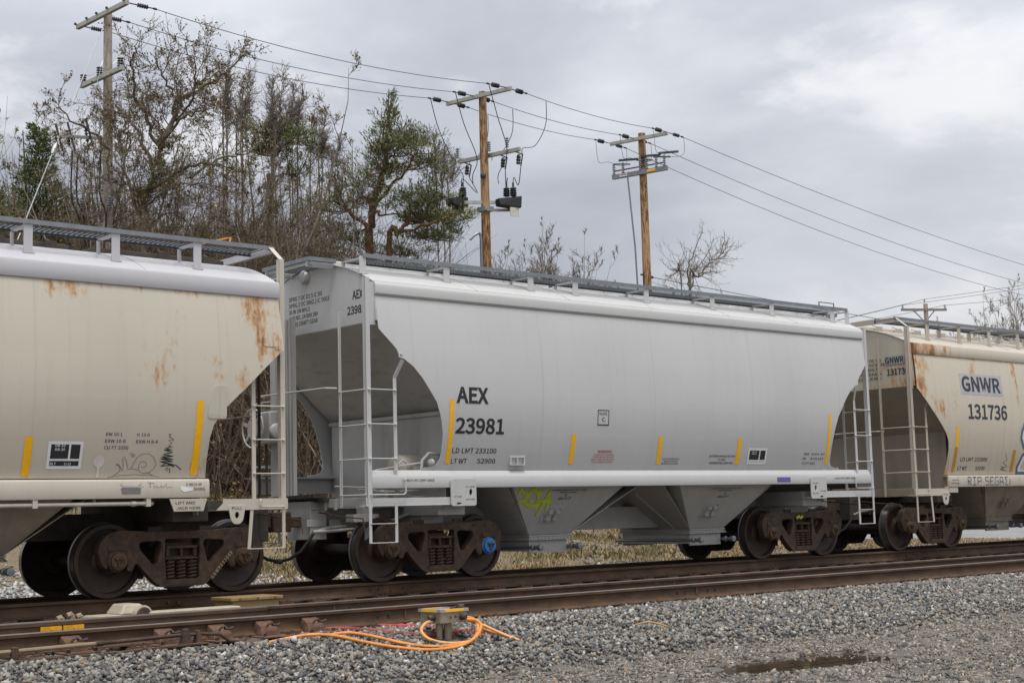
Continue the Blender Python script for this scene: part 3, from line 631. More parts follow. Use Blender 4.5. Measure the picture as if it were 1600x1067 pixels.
A_OUT = [(3.97, .655), (3.56, .655), (3.50, .66), (3.23, .94), (3.163, .97), (3.114, .975), (3.092, 1.07), (2.994, 1.22), (2.842, 1.37), (2.666, 1.505), (2.512, 1.62), (2.356, 1.685), (2.244, 1.72), (2.042, 1.762), (1.818, 1.773), (1.706, 1.765), (1.629, 1.706), (1.598, 1.615), (1.593, 1.46), (1.56, 1.44)]
SPEC_A = dict(kind='A', Lh=6.26, s_end=.64, eave0=3.975, eave1=4.18, peak=4.585, outline=A_OUT, sill=(1.305, 1.555, .565), board=4.60, s_board=.66, panel_z=3.62, bulk=(1.90, 2.37), post=.525, post_top=4.22, post_bend=False, gus=(3.56, 3.56),
    stile=.97, stile_top=(3.08, 2.835, 1.04), stile_low=1.54, rungs=(2.66, 2.185, 1.71), grab=(1.217, 1.10, .20), step=(.965, .56, 0, (.565, .825)), es=(.48, .88, 3.80), erungs=(2.66, 2.18, 1.71, 1.22), plat=(1.06, 1.17, 1.95), bay_c=1.83, bay_t=1.13, bay_b=.43, blue=-1,
    brackets=(-5.6, -4.09, -2.43, -1.48, .14, 1.78, 3.38, 5.15, 5.60),
    mats=dict(side='aex', eave='aex_roof', sill='aex_sill', roof='aex_roof', hatch='aex', latch='aex_roof', bracket='aex', inner='aex_in', post='aex', stile='aex', rung='aex', plat='aex', low='aex_low', bracket_c='aex_low'))
G_OUT = [(3.83, .95), (3.118, .90), (3.10, .93), (2.877, 1.182), (2.60, 1.48), (2.40, 1.70), (2.27, 1.83), (2.12, 1.925), (1.95, 1.965), (1.7, 1.975), (1.5, 1.96), (1.46, 1.95)]
def spec_g(mats, board=4.55, step=(1.33, .55, .05, (.555,))):
    return dict(kind='G', Lh=6.55, s_end=.93, eave0=3.80, eave1=4.01, peak=4.42, outline=G_OUT, sill=(1.215, 1.447, 1.95), board=board, s_board=.80, panel_z=3.18, bulk=(2.06, 2.36), post=.858, post_top=4.34, post_bend=True, gus=(3.14, 3.10),
    stile=1.30, stile_top=(2.90, 2.75, 1.24), stile_low=1.10, rungs=(2.38, 1.945, 1.51), grab=(1.085, 1.24, .07), step=step, es=(.80, .82, 4.17), erungs=(2.38, 1.945, 1.51), plat=(1.05, 1.19, 1.75), bay_c=1.76, bay_t=1.2, bay_b=.48,
    brackets=tuple(sg*x for sg in (-1, 1) for x in (4.6, 3.46, 2.33, 1.2, .1)), mats=mats)
GL = spec_g(dict(side='cream_l', eave='roof_l', sill='cream_sill', es='grime', roof='roof_l', hatch='grime', latch='grime', bracket='roof_l', inner='cream_in', post='cream_sill', stile='cream_sill', rung='cream_sill', plat='cream_sill', low='cream_low', under='grime', bracket_c='cream_low'))
GR = spec_g(dict(side='cream_r', eave='eave_r', sill='cream_rusty', roof='roof_r', hatch='roof_r', latch='cream_rusty', bracket='cream_rusty', inner='cream_in', post='cream_rusty', stile='cream_rusty', rung='cream_rusty', plat='cream_sill', low='cream_low', under='grime', bracket_c='cream_low'))

# ---- the light grey car in the middle
CA = hopper_car(17.823, SPEC_A, 'clean light grey covered hopper car numbered 23981, between the two cream cars')
for a, b in ((-4.40, -4.322), (4.345, 4.425)): stripe(CA, a, b, 1.648, 2.555, M['yellow'])
for a, b in ((-1.99, -1.90), (-.055, .035), (1.888, 1.985)): stripe(CA, a, b, 1.645, 2.097, M['yellow'])
nm = near()
decal(CA, 'reporting_mark', [('AEX', -4.286, -3.683, 2.505, 2.74)], nm, M['black'], .022)
decal(CA, 'car_number', [('23981', -4.285, -3.363, 2.068, 2.30)], nm, M['black'], .018)
decal(CA, 'weight_text', [('LD LMT 233100', -4.297, -3.47, 1.795, 1.868), ('LT WT', -4.293, -4.0, 1.648, 1.718), ('52900', -3.81, -3.465, 1.65, 1.72)], nm, M['black'], .012)
fr = MB()
for a0, a1, b0, b1 in ((-1.462, -1.215, 2.468, 2.48), (-1.462, -1.215, 2.238, 2.256), (-1.462, -1.448, 2.256, 2.468), (-1.229, -1.215, 2.256, 2.468)): fr.sheet([[nm(a0, b), nm(a1, b)] for b in (b0, b1)])
fr = fr.build('clearance_frame', M['black'], CA, recalc=False)
decal(CA, 'clearance_text', [('PLATE', -1.425, -1.26, 2.40, 2.44), ('C', -1.365, -1.305, 2.30, 2.365)], nm, M['black'], .012)
decal(CA, 'warning_text', [('WARNING', -1.40, -1.085, 1.817, 1.862), ('DO NOT APPLY VIBRATOR', -1.465, -1.04, 1.778, 1.80), ('TO ANY PART OF CAR BODY', -1.49, -1.025, 1.742, 1.764), ('EXCEPT VIBRATOR BRACKETS', -1.515, -1.02, 1.704, 1.727), ('USE ON LOADED CAR ONLY', -1.50, -1.04, 1.666, 1.689)], nm, M['red'], .014)
decal(CA, 'notice_text', [('CLOSE HOPPER SLIDES', .085, .485, 1.72, 1.744), ('AND ROOF HATCHES', .12, .455, 1.682, 1.706), ('BEFORE CAR IS MOVED', .08, .475, 1.645, 1.668)], nm, M['black'], .01)
decal(CA, 'paint_text', [('EXTERIOR APPLIED BY AMP', 1.212, 1.868, 1.765, 1.80), ('12-2024', 1.44, 1.63, 1.708, 1.743), ('SHERWIN WILLIAMS 940', 1.232, 1.83, 1.652, 1.688)], nm, M['black'], .01)
decal(CA, 'dimension_text', [('EXW', 3.72, 3.86, 1.815, 1.852), ('10-8 H', 3.93, 4.14, 1.815, 1.852), ('8-5', 4.2, 4.305, 1.815, 1.852), ('EW', 3.70, 3.79, 1.735, 1.772), ('8-0 H 14-9', 3.92, 4.29, 1.735, 1.772), ('CU FT 3281', 3.70, 4.07, 1.652, 1.69)], nm, M['black'], .012)
panel(CA, 2.19, 2.69, 1.652, 1.925, (.62, .2), [('DB-10', .2, .45, .72, .79), ('ABCX', .2, .45, .6, .67), ('BLT 11', .1, .35, .09, .17)])
decal(CA, 'brake_shoe_text', [('2 INCH HF COMP SHOE', -5.16, -4.62, 1.395, 1.43)], sillmap, M['black'], .012)
decal(CA, 'brake_shoe_text', [('2 INCH HF COMP SHOE', 4.58, 5.22, 1.385, 1.42)], sillmap, M['black'], .012)
decal(CA, 'hopper_text', [('CLEAN INSIDE GREASES AND TOP OF SLIDES', -2.21, -1.43, 1.246, 1.268), ('BEFORE CLOSING', -1.99, -1.64, 1.212, 1.234), ('B', -1.865, -1.82, 1.165, 1.195), ('1641 CU FT', -1.98, -1.70, 1.112, 1.148)], lambda a, b: (a, -(.825+(b-.58)/.69*.475)-.004, b-.003), M['black'], .01, .25)
decal(CA, 'hopper_text', [('CLEAN INSIDE GREASES AND TOP OF SLIDES', 1.47, 2.27, 1.24, 1.262), ('BEFORE CLOSING', 1.68, 2.03, 1.206, 1.228), ('A', 1.85, 1.90, 1.155, 1.187), ('1641 CU FT', 1.72, 2.03, 1.10, 1.134)], lambda a, b: (a, -(.825+(b-.58)/.69*.475)-.004, b-.003), M['black'], .01, .25)
GF = [[(-2.805,1.183),(-2.816,1.239),(-2.82,1.294),(-2.765,1.246),(-2.688,1.206),(-2.621,1.221),(-2.57,1.284),(-2.518,1.252),(-2.444,1.219),(-2.378,1.219),(-2.336,1.242),(-2.343,1.274)],[(-2.56,1.268),(-2.611,1.205),(-2.676,1.118)],[(-2.768,1.08),(-2.716,1.103),(-2.646,1.094),(-2.531,1.028),(-2.443,1.027),(-2.347,1.033),(-2.301,1.049)],[(-2.518,1.004),(-2.526,1.076),(-2.534,1.128)],[(-2.439,1.267),(-2.424,1.203),(-2.368,1.05),(-2.369,.985)],[(-2.2,1.257),(-2.221,1.161),(-2.239,1.096),(-2.254,1.008),(-2.279,.935),(-2.28,.87)],[(-2.2,1.257),(-2.167,1.144),(-2.143,1.046),(-2.119,.948)],[(-2.358,1.09),(-2.289,1.105),(-2.178,1.087),(-2.073,1.062)]]
mb = MB()
for i, l in enumerate(GF): stroke(mb, l, .05, (lambda k: lambda a, b: (a, -(.825+(b-.58)/.69*.475)-.005-k*.0004, b-.004))(i))
mb.build('graffiti', M['lime'], CA, smooth=False, recalc=False)['label'] = 'lime green sprayed letters'
mb = MB(); stroke(mb, [(3.98, .70), (4.05, .735), (4.10, .70), (4.16, .74)], .05, lambda a, b: (a, -1.083, b)); mb.build('graffiti', M['lime'], CA, smooth=False, recalc=False)['label'] = 'small lime dab on the truck frame'
# end lettering
em = lambda a, b: (-5.618, -a, b)
decal(CA, 'end_text', [('SPRG 7 OC DS 5 IC DS', -.66, .22, 4.135, 4.20), ('SPRG 2 OC 5062 2 IC 5063', -.66, .40, 4.04, 4.105), ('36 IN 1W WHLS', -.66, -.10, 3.945, 4.01), ('AAR NO. 24 BRK BM', -.66, .10, 3.85, 3.915), ('M901E DRAFT GEAR', -.66, .10, 3.755, 3.82)], em, M['black'], .012)
decal(CA, 'end_mark', [('AEX', .98, 1.235, 3.975, 4.10)], em, M['black'], .02); decal(CA, 'end_number', [('23981', .85, 1.28, 3.765, 3.885)], em, M['black'], .018)
MB().lathe([(.10, 0), (.10, .05), (.085, .07), (.04, .082)], (-5.62, .2, 4.45), (-1, 0, 0), 24).build('end_cap', M['aex'], CA)
# jacking pads on the sill
for s in (-1, 1):
    x0, x1 = (-4.34, -3.88) if s < 0 else (3.865, 4.31)
    v, f = plate(rounded([(x0, 1.045), (x1, 1.045), (x1, 1.427), (x0, 1.427)], .04, 4), [[((x1-.10 if s < 0 else x0+.13)+.032*math.cos(t), 1.235+.052*math.sin(t)) for t in np.linspace(0, 6.28, 17)[:-1]], [((x0+.14 if s < 0 else x1-.15)+.05*math.cos(t), 1.075+.022*math.sin(t)) for t in np.linspace(0, 6.28, 17)[:-1]]], .02, .004)
    pd = MB().add([(x, -1.522+z, y) for x, y, z in v], f).build('jacking_pad', M['aex_roof'], CA)
    pm = lambda a, b: (a, -1.5345, b); a = x1-.20 if s < 0 else x0+.03
    decal(pd, 'pad_text', [('PULL HERE', a, a+.17, 1.305, 1.325), ('LIFT HERE', (x0+.05) if s < 0 else x1-.19, (x0+.19) if s < 0 else x1-.03, 1.165, 1.185), ('JACK HERE', a, a+.17, 1.125, 1.145)], pm, M['black'], .012)
    MB().box(min(x0, x1)+.02, max(x0, x1)-.02, -1.51, -1.10, 1.05, 1.07).build('pad_shelf', M['aex_low'], pd, smooth=False)
MB().box(2.96, 3.32, -1.51, -1.505, 1.345, 1.425).box(2.98, 3.30, -1.513, -1.51, 1.36, 1.41).build('maker_plate', M['purple'], CA, smooth=False)['label'] = 'small purple plate on the side sill'
bm_ = MB()
for a0, a1, b0, b1 in ((-3.19, -2.90, 1.735, 1.762), (-3.19, -3.17, 1.625, 1.735), (-2.92, -2.90, 1.625, 1.735), (-3.17, -2.92, 1.625, 1.637), (-3.055, -3.035, 1.637, 1.735)): bm_.box(a0, a1, -side_y(1.69)-.03, -side_y(1.69)+.005, b0, b1)
bm_.build('card_holder', M['aex'], CA, smooth=False)
MB().lathe([(.02, 0), (.02, .012), (.01, .018)], (-5.25, -side_y(3.15)-.001, 3.16), (0, -1, 0), 8).build('bolt', M['aex_roof'], CA)
zr2 = 4.60
for e in (-1, 1):
    x0 = e*5.64; x1 = e*6.10; mb = MB()
    for yy in (-.62, .62): mb.box(min(x0, x1), max(x0, x1), yy-.006, yy+.006, zr2-.05, zr2+.006)
    for xx in (x0, x1): mb.box(xx-.006, xx+.006, -.62, .62, zr2-.05, zr2+.006)
    cb = mb.build('crossover_board', M['gal'], CA, smooth=False); mg = MB()
    for k in range(17): mg.box(min(x0, x1)+.006, max(x0, x1)-.006, -.60+k*.072, -.566+k*.072, zr2-.034, zr2-.0325)
    mg.build('grating', M['galdark'], cb, smooth=False); MB().box(min(x0, x1), max(x0, x1), -.55, -.53, zr2-.13, zr2-.05).box(min(x0, x1), max(x0, x1), .53, .55, zr2-.13, zr2-.05).box(e*6.04-.02, e*6.04+.02, -.6, .6, zr2-.10, zr2-.05).build('board_angle', M['aex_roof'], cb, smooth=False)
# brake end: post, wheel, gear box, hand rail, reservoir, valves, plank
xb = -5.80
MB().box(xb-.03, xb+.03, .25, .45, 1.16, 3.83).box(xb-.05, xb-.03, .30, .32, 1.16, 3.83).box(xb-.05, xb-.03, .38, .40, 1.16, 3.83).build('brake_post', M['aex_in'], CA, smooth=False)
MB().box(xb-.03, xb+.03, .72, .86, 1.16, 3.83).build('brake_post', M['aex_in'], CA, smooth=False)
bw = MB().lathe([(.265, -.012), (.29, -.014), (.302, 0), (.29, .014), (.265, .012)], (xb-.30, .92, 2.26), (1, 0, 0), 40).lathe([(.17, -.03), (.18, -.01), (.05, .03)], (xb-.30, .92, 2.26), (1, 0, 0), 24)
bw.v = bw.v[:0]; bw.f = bw.f[:0]
bw.tube([(xb-.30, .92+.285*math.cos(t), 2.26+.285*math.sin(t)) for t in np.linspace(0, 2*math.pi, 41)], .014, 8, cap=False).lathe([(.16, 0), (.15, .02), (.05, .05), (.03, .09)], (xb-.30, .92, 2.26), (1, 0, 0), 24)
for k in range(6):
    t = k*math.pi/3+.3; bw.bar((xb-.30, .92+.14*math.cos(t), 2.26+.14*math.sin(t)), (xb-.30, .92+.28*math.cos(t), 2.26+.28*math.sin(t)), .05, .012, (1, 0, 0))
bw.build('brake_wheel', M['aex_in'], CA)
MB().box(xb-.20, xb-.02, .62, .98, 2.02, 2.50).lathe([(.05, 0), (.05, .12)], (xb-.26, .92, 2.26), (1, 0, 0), 12).lathe([(.10, 0), (.12, .03), (.12, .07), (.06, .09)], (xb-.12, .60, 2.2), (0, -1, 0), 18).build('brake_gearbox', M['aex_in'], CA, bevel=.02)
MB().tube([(xb-.15, .80, 2.02), (xb-.15, .78, 1.2)], .02, 8).build('brake_chain', M['cast'], CA)
MB().tube([(xb-.02, 1.05, 2.735), (xb-.16, 1.0, 2.74), (xb-.16, -.78, 2.725), (xb-.02, -.86, 2.72)], .013, 8).build('hand_rail', M['aex_roof'], CA)
MB().lathe([(.03, 0), (.12, .02), (.165, .06), (.175, .12), (.175, .75), (.165, .81), (.12, .85), (.03, .87)], (-4.95, -1.02, 1.62), (.75, .3, 0), 24).build('air_reservoir', M['tan'], CA)
vb = MB().box(-4.75, -4.55, -1.2, -1.0, 1.40, 1.62).box(-5.2, -4.9, -.9, -.7, 1.15, 1.34).lathe([(.07, 0), (.07, .14), (.04, .16)], (-4.95, -.8, 1.3), (0, -1, 0), 12).lathe([(.05, 0), (.05, .12)], (-5.15, -.95, 1.25), (0, -1, 0), 10)
vb.tube([(-4.1, -1.3, 1.50), (-4.35, -1.35, 1.78), (-4.60, -1.36, 1.80), (-4.72, -1.36, 1.70), (-4.74, -1.36, 1.58)], .022, 8).tube([(-5.0, -1.38, 1.64), (-5.08, -1.38, 1.70), (-5.16, -1.38, 1.64)], .012, 6).tube([(-4.78, -1.4, 1.66), (-5.1, -1.38, 1.62), (-5.5, -1.3, 1.56)], .012, 6).tube([(-5.55, -1.4, 1.30), (-5.2, -1.3, 1.30), (-4.8, -1.2, 1.18), (-4.4, -1.1, 1.2)], .014, 6).tube([(-5.7, -.6, 1.36), (-5.1, -.75, 1.33), (-4.5, -.8, 1.4)], .012, 6)
vb.lathe([(.01, 0), (.055, .03), (.06, .07), (.03, .1)], (-4.66, -1.42, 1.66), (1, 0, 0), 12).build('brake_valve', M['aex_low'], CA)
MB().box(-5.52, -5.08, -.80, -.60, .85, .96).hexa([(-5.30, -.76, .52), (-5.22, -.76, .52), (-5.22, -.66, .52), (-5.30, -.66, .52)], [(-5.36, -.80, 1.06), (-5.18, -.80, 1.06), (-5.18, -.62, 1.06), (-5.36, -.62, 1.06)]).box(-5.98, -5.70, -.315, -.30, .80, .90).box(-5.60, -5.40, -.315, -.30, .80, .90).box(-5.9, -4.6, -.33, -.30, 1.04, 1.07).build('end_bracket', M['aex_low'], CA, smooth=False, bevel=.008)
MB().tube([(-5.95, -.42, .73), (-5.6, -.45, .74), (-5.0, -.5, .76), (-4.4, -.6, .95)], .024, 8).tube([(-5.7, -1.2, 1.30), (-5.2, -1.1, 1.26), (-4.6, -1.15, 1.28)], .013, 6).tube([(-5.4, -.9, 1.12), (-5.38, -.95, 1.34), (-5.1, -1.0, 1.36)], .013, 6).build('brake_pipe', M['aex_low'], CA)
for k, (dy, dz) in enumerate(((0, 0), (.12, -.055))): MB().bar((-5.86+k*.1, .62-dy, 1.22+dz), (-5.86+k*.1, -.45-dy, 1.23+dz), .2, .05).build('end_plank', M['darkwood'], CA, smooth=False)
mb = MB()
for yy in (-.25, -.5, -.75, .1): mb.box(-5.81, -5.775, yy-.02, yy+.02, 1.03, 1.17)
mb.build('plank_bracket', M['aex_low'], CA, smooth=False)
MB().box(-4.62, -4.60, -1.25, -.95, 1.52, 1.62).build('badge_plate', flat('brass_plate', (.16, .13, .07), .5), CA, smooth=False)
mb = MB().tube([(5.05, -1.0, 4.62), (5.05, -1.0, 4.72), (5.5, -1.0, 4.72), (5.5, -1.0, 4.62)], .012, 6); mb.build('roof_grab', M['cast'], CA)
decal(CA, 'roof_text', [('CAUTION', 4.9, 5.35, -.92, -.87)], lambda a, b: (a, -1.31, 4.585-.405*(1.31/1.5)**2+.012), M['red'], .01) if False else None

# ---- the cream car at left
XL = 11.563-6.55; CL = hopper_car(XL, GL, 'cream covered hopper car with white roof and rust streaks, leftmost in the train')
sx_ = lambda s: 6.55-s
stripe(CL, sx_(2.182), sx_(2.085), 1.50, 2.415, M['yellow']); stripe(CL, sx_(4.37), sx_(4.275), 1.492, 1.942, M['yellow'])
panel(CL, sx_(4.08), sx_(3.645), 1.572, 1.892, (.62, .6), [('DB-10', .2, .48, .80, .89), ('DB-20', .2, .48, .66, .75), ('BLT', .1, .27, .14, .23), ('11-11', .5, .7, .14, .23)])
decal(CL, 'dimension_text', [('EW 10-1', sx_(3.37), sx_(3.16), 1.965, 2.003), ('EXW 10-8', sx_(3.375), sx_(3.11), 1.885, 1.923), ('CU FT 3250', sx_(3.38), sx_(3.065), 1.806, 1.845), ('H 13-0', sx_(2.965), sx_(2.80), 1.965, 2.0), ('EXW H 8-8', sx_(2.97), sx_(2.68), 1.882, 1.92)], nm, M['navy'], .014)
g = lambda a, b: nm(sx_(a), b)
SN = [[(3.214,1.488),(3.137,1.539),(3.138,1.576),(3.159,1.613),(3.196,1.622),(3.183,1.632),(3.149,1.613),(3.109,1.558),(3.096,1.567),(3.111,1.66),(3.123,1.706),(3.104,1.716),(3.071,1.669),(3.045,1.604),(3.028,1.562),(2.989,1.576),(2.936,1.567),(2.897,1.553)],[(2.989,1.576),(2.969,1.642),(2.929,1.716),(2.862,1.754),(2.778,1.755),(2.708,1.708),(2.665,1.633),(2.687,1.576),(2.742,1.529),(2.802,1.515),(2.868,1.534),(2.898,1.586),(2.888,1.651),(2.838,1.665),(2.798,1.642),(2.797,1.604),(2.835,1.586),(2.864,1.604)],[(3.278,1.474),(3.129,1.493),(2.925,1.503),(2.714,1.491),(2.595,1.477)],[(2.784,1.529),(2.694,1.496)],[(3.045,1.77),(3.03,1.745),(3.01,1.772),(2.99,1.735)],[(3.02,1.725),(2.97,1.755)],[(3.0,1.71),(2.985,1.735),(2.975,1.715),(2.96,1.74)]]
mb = MB()
for l in SN: stroke(mb, l, .0055, g)
mb.build('graffiti', M['pencil'], CL, smooth=False, recalc=False)['label'] = 'thin line drawing of a snail'
TG = [[(2.544,1.989),(2.508,1.994),(2.531,1.965),(2.463,1.928),(2.536,1.918),(2.49,1.89),(2.528,1.851),(2.473,1.842),(2.577,1.823),(2.468,1.804),(2.585,1.803),(2.458,1.776),(2.598,1.747),(2.446,1.728),(2.615,1.718),(2.44,1.69),(2.628,1.699),(2.436,1.662),(2.622,1.661),(2.419,1.624),(2.607,1.605),(2.529,1.643),(2.414,1.595),(2.463,1.633),(2.385,1.614),(2.311,1.562)],[(2.532,1.567),(2.499,1.595),(2.512,1.548),(2.469,1.576),(2.465,1.524)]]
mb = MB()
for l in TG: stroke(mb, l, .011, g)
mb.build('graffiti', M['black'], CL, smooth=False, recalc=False)['label'] = 'black zigzag marker scribble'
ST = [[(3.139,1.409),(3.166,1.39),(3.127,1.372),(3.135,1.339),(3.166,1.339)],[(3.113,1.353),(3.108,1.381),(3.092,1.353),(3.082,1.381),(3.057,1.357),(3.035,1.376),(3.005,1.352),(3.005,1.38),(2.984,1.352),(2.962,1.37),(2.943,1.352),(2.887,1.412),(2.897,1.356),(2.857,1.365)],[(2.799,1.412),(2.708,1.406)],[(2.761,1.407),(2.77,1.35)],[(2.723,1.35),(2.717,1.373),(2.69,1.368),(2.665,1.373),(2.676,1.349),(2.64,1.354),(2.618,1.377),(2.607,1.349),(2.583,1.363),(2.54,1.41),(2.549,1.353),(2.475,1.357)]]
mb = MB()
for l in ST: stroke(mb, l, .0055, lambda a, b: sillmap(sx_(a), b-.01))
mb.build('handwriting', M['pencil'], CL, smooth=False, recalc=False)['label'] = 'handwritten words snail trail'
mb = MB(); n = 28
mb.add([nm(sx_(3.423)+.07*math.cos(t), 1.66+.07*math.sin(t)) for t in np.linspace(0, 6.283, n+1)[:-1]], [tuple(range(n))]); mb.sheet([[nm(sx_(3.435), z), nm(sx_(3.405), z)] for z in (1.47, 1.53, 1.60)])
mb.build('pale_sticker', flat('pale_sticker', (.62, .57, .52), .5), CL, smooth=False, recalc=False)
decal(CL, 'brake_shoe_text', [('2 INCH HF', sx_(2.28), sx_(2.055), 1.363, 1.397), ('SHOES', sx_(2.17), sx_(2.015), 1.305, 1.34)], sillmap, M['navy'], .014)
mb = MB().prism([(sx_(2.36), 1.36), (sx_(2.18), 1.335), (sx_(2.19), 1.305), (sx_(2.30), 1.285), (sx_(2.35), 1.31)], 0, .002, lambda a, b, c: (a, -1.506-c, b)); mb.build('torn_sticker', M['white'], CL, smooth=False)
MB().box(sx_(3.145), sx_(2.895), -1.512, -1.502, 1.275, 1.345).build('maker_plate', flat('grey_plate', (.16, .155, .15), .5), CL, smooth=False)
pp = MB().tube([(-2.8, -1.46, 1.148), (sx_(2.80), -1.46, 1.152), (sx_(2.70), -1.42, 1.152), (sx_(2.66), -1.3, 1.152)], .026, 10)
for s in (2.78, 3.0, 4.22, 5.5): pp.box(sx_(s)-.03, sx_(s)+.03, -1.495, -1.42, 1.115, 1.22) if s != 3.0 else pp.lathe([(.034, 0), (.034, .06)], (sx_(s), -1.46, 1.15), (1, 0, 0), 10)
pp.build('train_pipe', M['pipe'], CL)
mb = MB().prism([(sx_(2.50), 1.20), (sx_(1.98), 1.20), (sx_(2.03), 1.045), (sx_(2.44), 1.045)], 0, .02, lambda a, b, c: (a, -1.48-c, b)); jp = mb.build('jacking_pad', M['cream_sill'], CL, smooth=False, bevel=.004)
decal(jp, 'pad_text', [('LIFT AND', sx_(2.42), sx_(2.15), 1.135, 1.17), ('JACK HERE', sx_(2.41), sx_(2.07), 1.07, 1.105)], lambda a, b: (a, -1.5035, b), M['navy'], .012)
def pull_tab(car, X0, txt=True):
    v, f = plate(rounded([(-.125, .10), (.125, .10), (.085, -.09), (.04, -.135), (-.04, -.135), (-.085, -.09)], .03, 4), [[(.033*math.cos(t), -.025+.045*math.sin(t)) for t in np.linspace(0, 6.283, 17)[:-1]]], .018, .003)
    o = MB().add([(X0+x, -1.516+z, 1.01+y) for x, y, z in v], f).build('pull_tab', M['cream_sill'], car)
    decal(o, 'pad_text', [('PULL', X0-.075, X0+.075, 1.055, 1.09)], lambda a, b: (a, -1.5275, b), M['navy'], .014)
pull_tab(CL, sx_(1.565))
mb = MB().prism([(sx_(1.86), 1.05), (sx_(.80), 1.05), (sx_(.80), 1.19), (sx_(1.70), 1.19)], 0, .012, lambda a, b, c: (a, -1.508-c*.4, b)); mb.build('step_plate', M['cream_sill'], CL, smooth=False)
decal(CL, 'hopper_text', [('A', -1.98, -1.94, 1.05, 1.08), ('1625  CU FT', -2.3, -1.9, .97, 1.005)], lambda a, b: (a+3.95, -(.825+(b-.58)/.69*.475)-.004, b-.003), M['navy'], .01)
frame_text = MB()
V, f = text_geo('G N W R A 9 3 0 4 9', .006); d0 = Vector((.40, .20)); d1 = Vector((.69, .52)); dd = d1-d0; nn = Vector((-dd.y, dd.x)).normalized()
frame_text.add([(sx_(2.086)+d0.x+dd.x*x+nn.x*(y-.5)*.05, -1.094, d0.y+dd.y*x+nn.y*(y-.5)*.055) for x, y in V], f); frame_text.build('frame_mark', flat('cream_paint_mark', (.36, .28, .17), .6), CL, smooth=False, recalc=False)
for sgn, mt in ((-1, 'cream_rusty'), (1, 'cream_rusty')):
    pass
MB().tube([(sx_(1.35), -1.0, 4.57), (sx_(1.33), -1.0, 4.66), (sx_(1.30), -.75, 4.68), (sx_(1.60), -.45, 4.60)], .014, 6).build('roof_grab', M['orange_metal'], CL)
decal(CL, 'roof_text', [('CAUTION NO', sx_(1.55), sx_(1.22), .0, 1.), ('RUNG LADDER', sx_(1.55), sx_(1.22), -1.4, -.4)], lambda a, b: (a, -1.36+b*.05, 4.42-.43*((1.36-b*.05)/1.5)**2+.014), M['red'], .012)
for z0, z1, s0, s1 in ((3.15, 3.42, .97, 1.22), (2.2, 2.62, 1.75, 2.02)):
    mb = MB(); mb.prism(rounded([(sx_(s1), z0), (sx_(s0), z0), (sx_(s0+.02), z1), (sx_(s1-.08), z1), (sx_(s1), z0+.1)], .04, 3), 0, .008, lambda a, b, c: (a, -side_y(b)-c, b)); mb.build('doubler_plate', M['cream_l'], CL, smooth=False)
for s, z in ((.98, 3.13), (1.02, 3.13), (1.25, 2.90)): MB().lathe([(.016, 0), (.014, .01)], (sx_(s), -side_y(z), z), (0, -1, 0), 8).build('rivet', M['cream_l'], CL)

# ---- the rusty cream car at right
XR = 24.113+6.55; CR = hopper_car(XR, GR, 'rusty cream covered hopper car numbered 131736 with graffiti, rightmost in the train')
tx = lambda s: s-6.55
mb = MB(); mb.sheet([[near(.003)(tx(2.40), z), near(.003)(tx(3.95), z)] for z in np.linspace(3.055, 3.475, 6)]); gp_ = mb.build('mark_patch', M['greypatch'], CR, recalc=False)
decal(CR, 'reporting_mark', [('GNWR', tx(2.46), tx(3.88), 3.11, 3.43)], near(.0055), M['navy'], .022)
decal(CR, 'car_number', [('131736', tx(2.61), tx(4.05), 2.56, 2.87)], nm, M['navy'], .018)
decal(CR, 'weight_text', [('LD LMT 232800', tx(2.42), tx(3.40), 1.722, 1.80), ('LT WT', tx(2.38), tx(2.72), 1.548, 1.622), ('53200', tx(3.02), tx(3.36), 1.548, 1.622)], nm, M['navy'], .012)
stripe(CR, tx(2.17), tx(2.27), 2.0, 2.412, M['yellow']); stripe(CR, tx(2.17), tx(2.27), 1.51, 1.995, M['amber'], 0, 'grimy lower half of the stripe')
stripe(CR, tx(4.32), tx(4.44), 1.507, 1.96, M['amber'])
decal(CR, 'brake_shoe_text', [('2 INCH HF', tx(2.06), tx(2.30), 1.335, 1.365), ('COMP SHOES', tx(2.03), tx(2.33), 1.275, 1.305)], sillmap, M['navy'], .012)
LET = {'R': [[(0, 0), (0, 1), (.8, 1), (.8, .55), (0, .5), (.9, 0)]], 'I': [[(0, 1), (.8, 1)], [(.4, 1), (.4, 0)], [(0, 0), (.8, 0)]], 'P': [[(0, 0), (0, 1), (.85, 1), (.85, .5), (0, .45)]], '.': [[(.3, .45), (.5, .45)]], 'S': [[(.85, 1), (0, 1), (0, .55), (.85, .5), (.85, 0), (0, 0)]], 'E': [[(.85, 1), (0, 1), (0, 0), (.85, 0)], [(0, .5), (.6, .5)]], 'G': [[(.85, 1), (0, 1), (0, 0), (.85, 0), (.85, .5), (.4, .5)]], 'A': [[(0, 0), (.1, 1), (.8, 1), (.9, 0)], [(.05, .4), (.85, .4)]], 'Z': [[(.85, 1), (.1, 1), (.6, .5), (.1, 0), (.9, 0)]], 'i': [[(.4, .7), (.3, 0), (.5, 0)]]}
xx = 2.54
for ch in '.RIP.SEGAZi.':
    w = .07 if ch in '.i' else .145; mb = MB()
    for l in LET[ch]: stroke(mb, [(tx(xx+p[0]*w), 1.25+.155*p[1]) for p in l], .020, lambda a, b: sillmap(a, b))
    mb.build('graffiti', M['bluespray'], CR, smooth=False, recalc=False)['label'] = 'slate blue sprayed character on the sill'; xx += w+.033
mb = MB(); g = lambda a, b: near(.005)(tx(a), b); g2 = lambda a, b: near(.004)(tx(a), b)
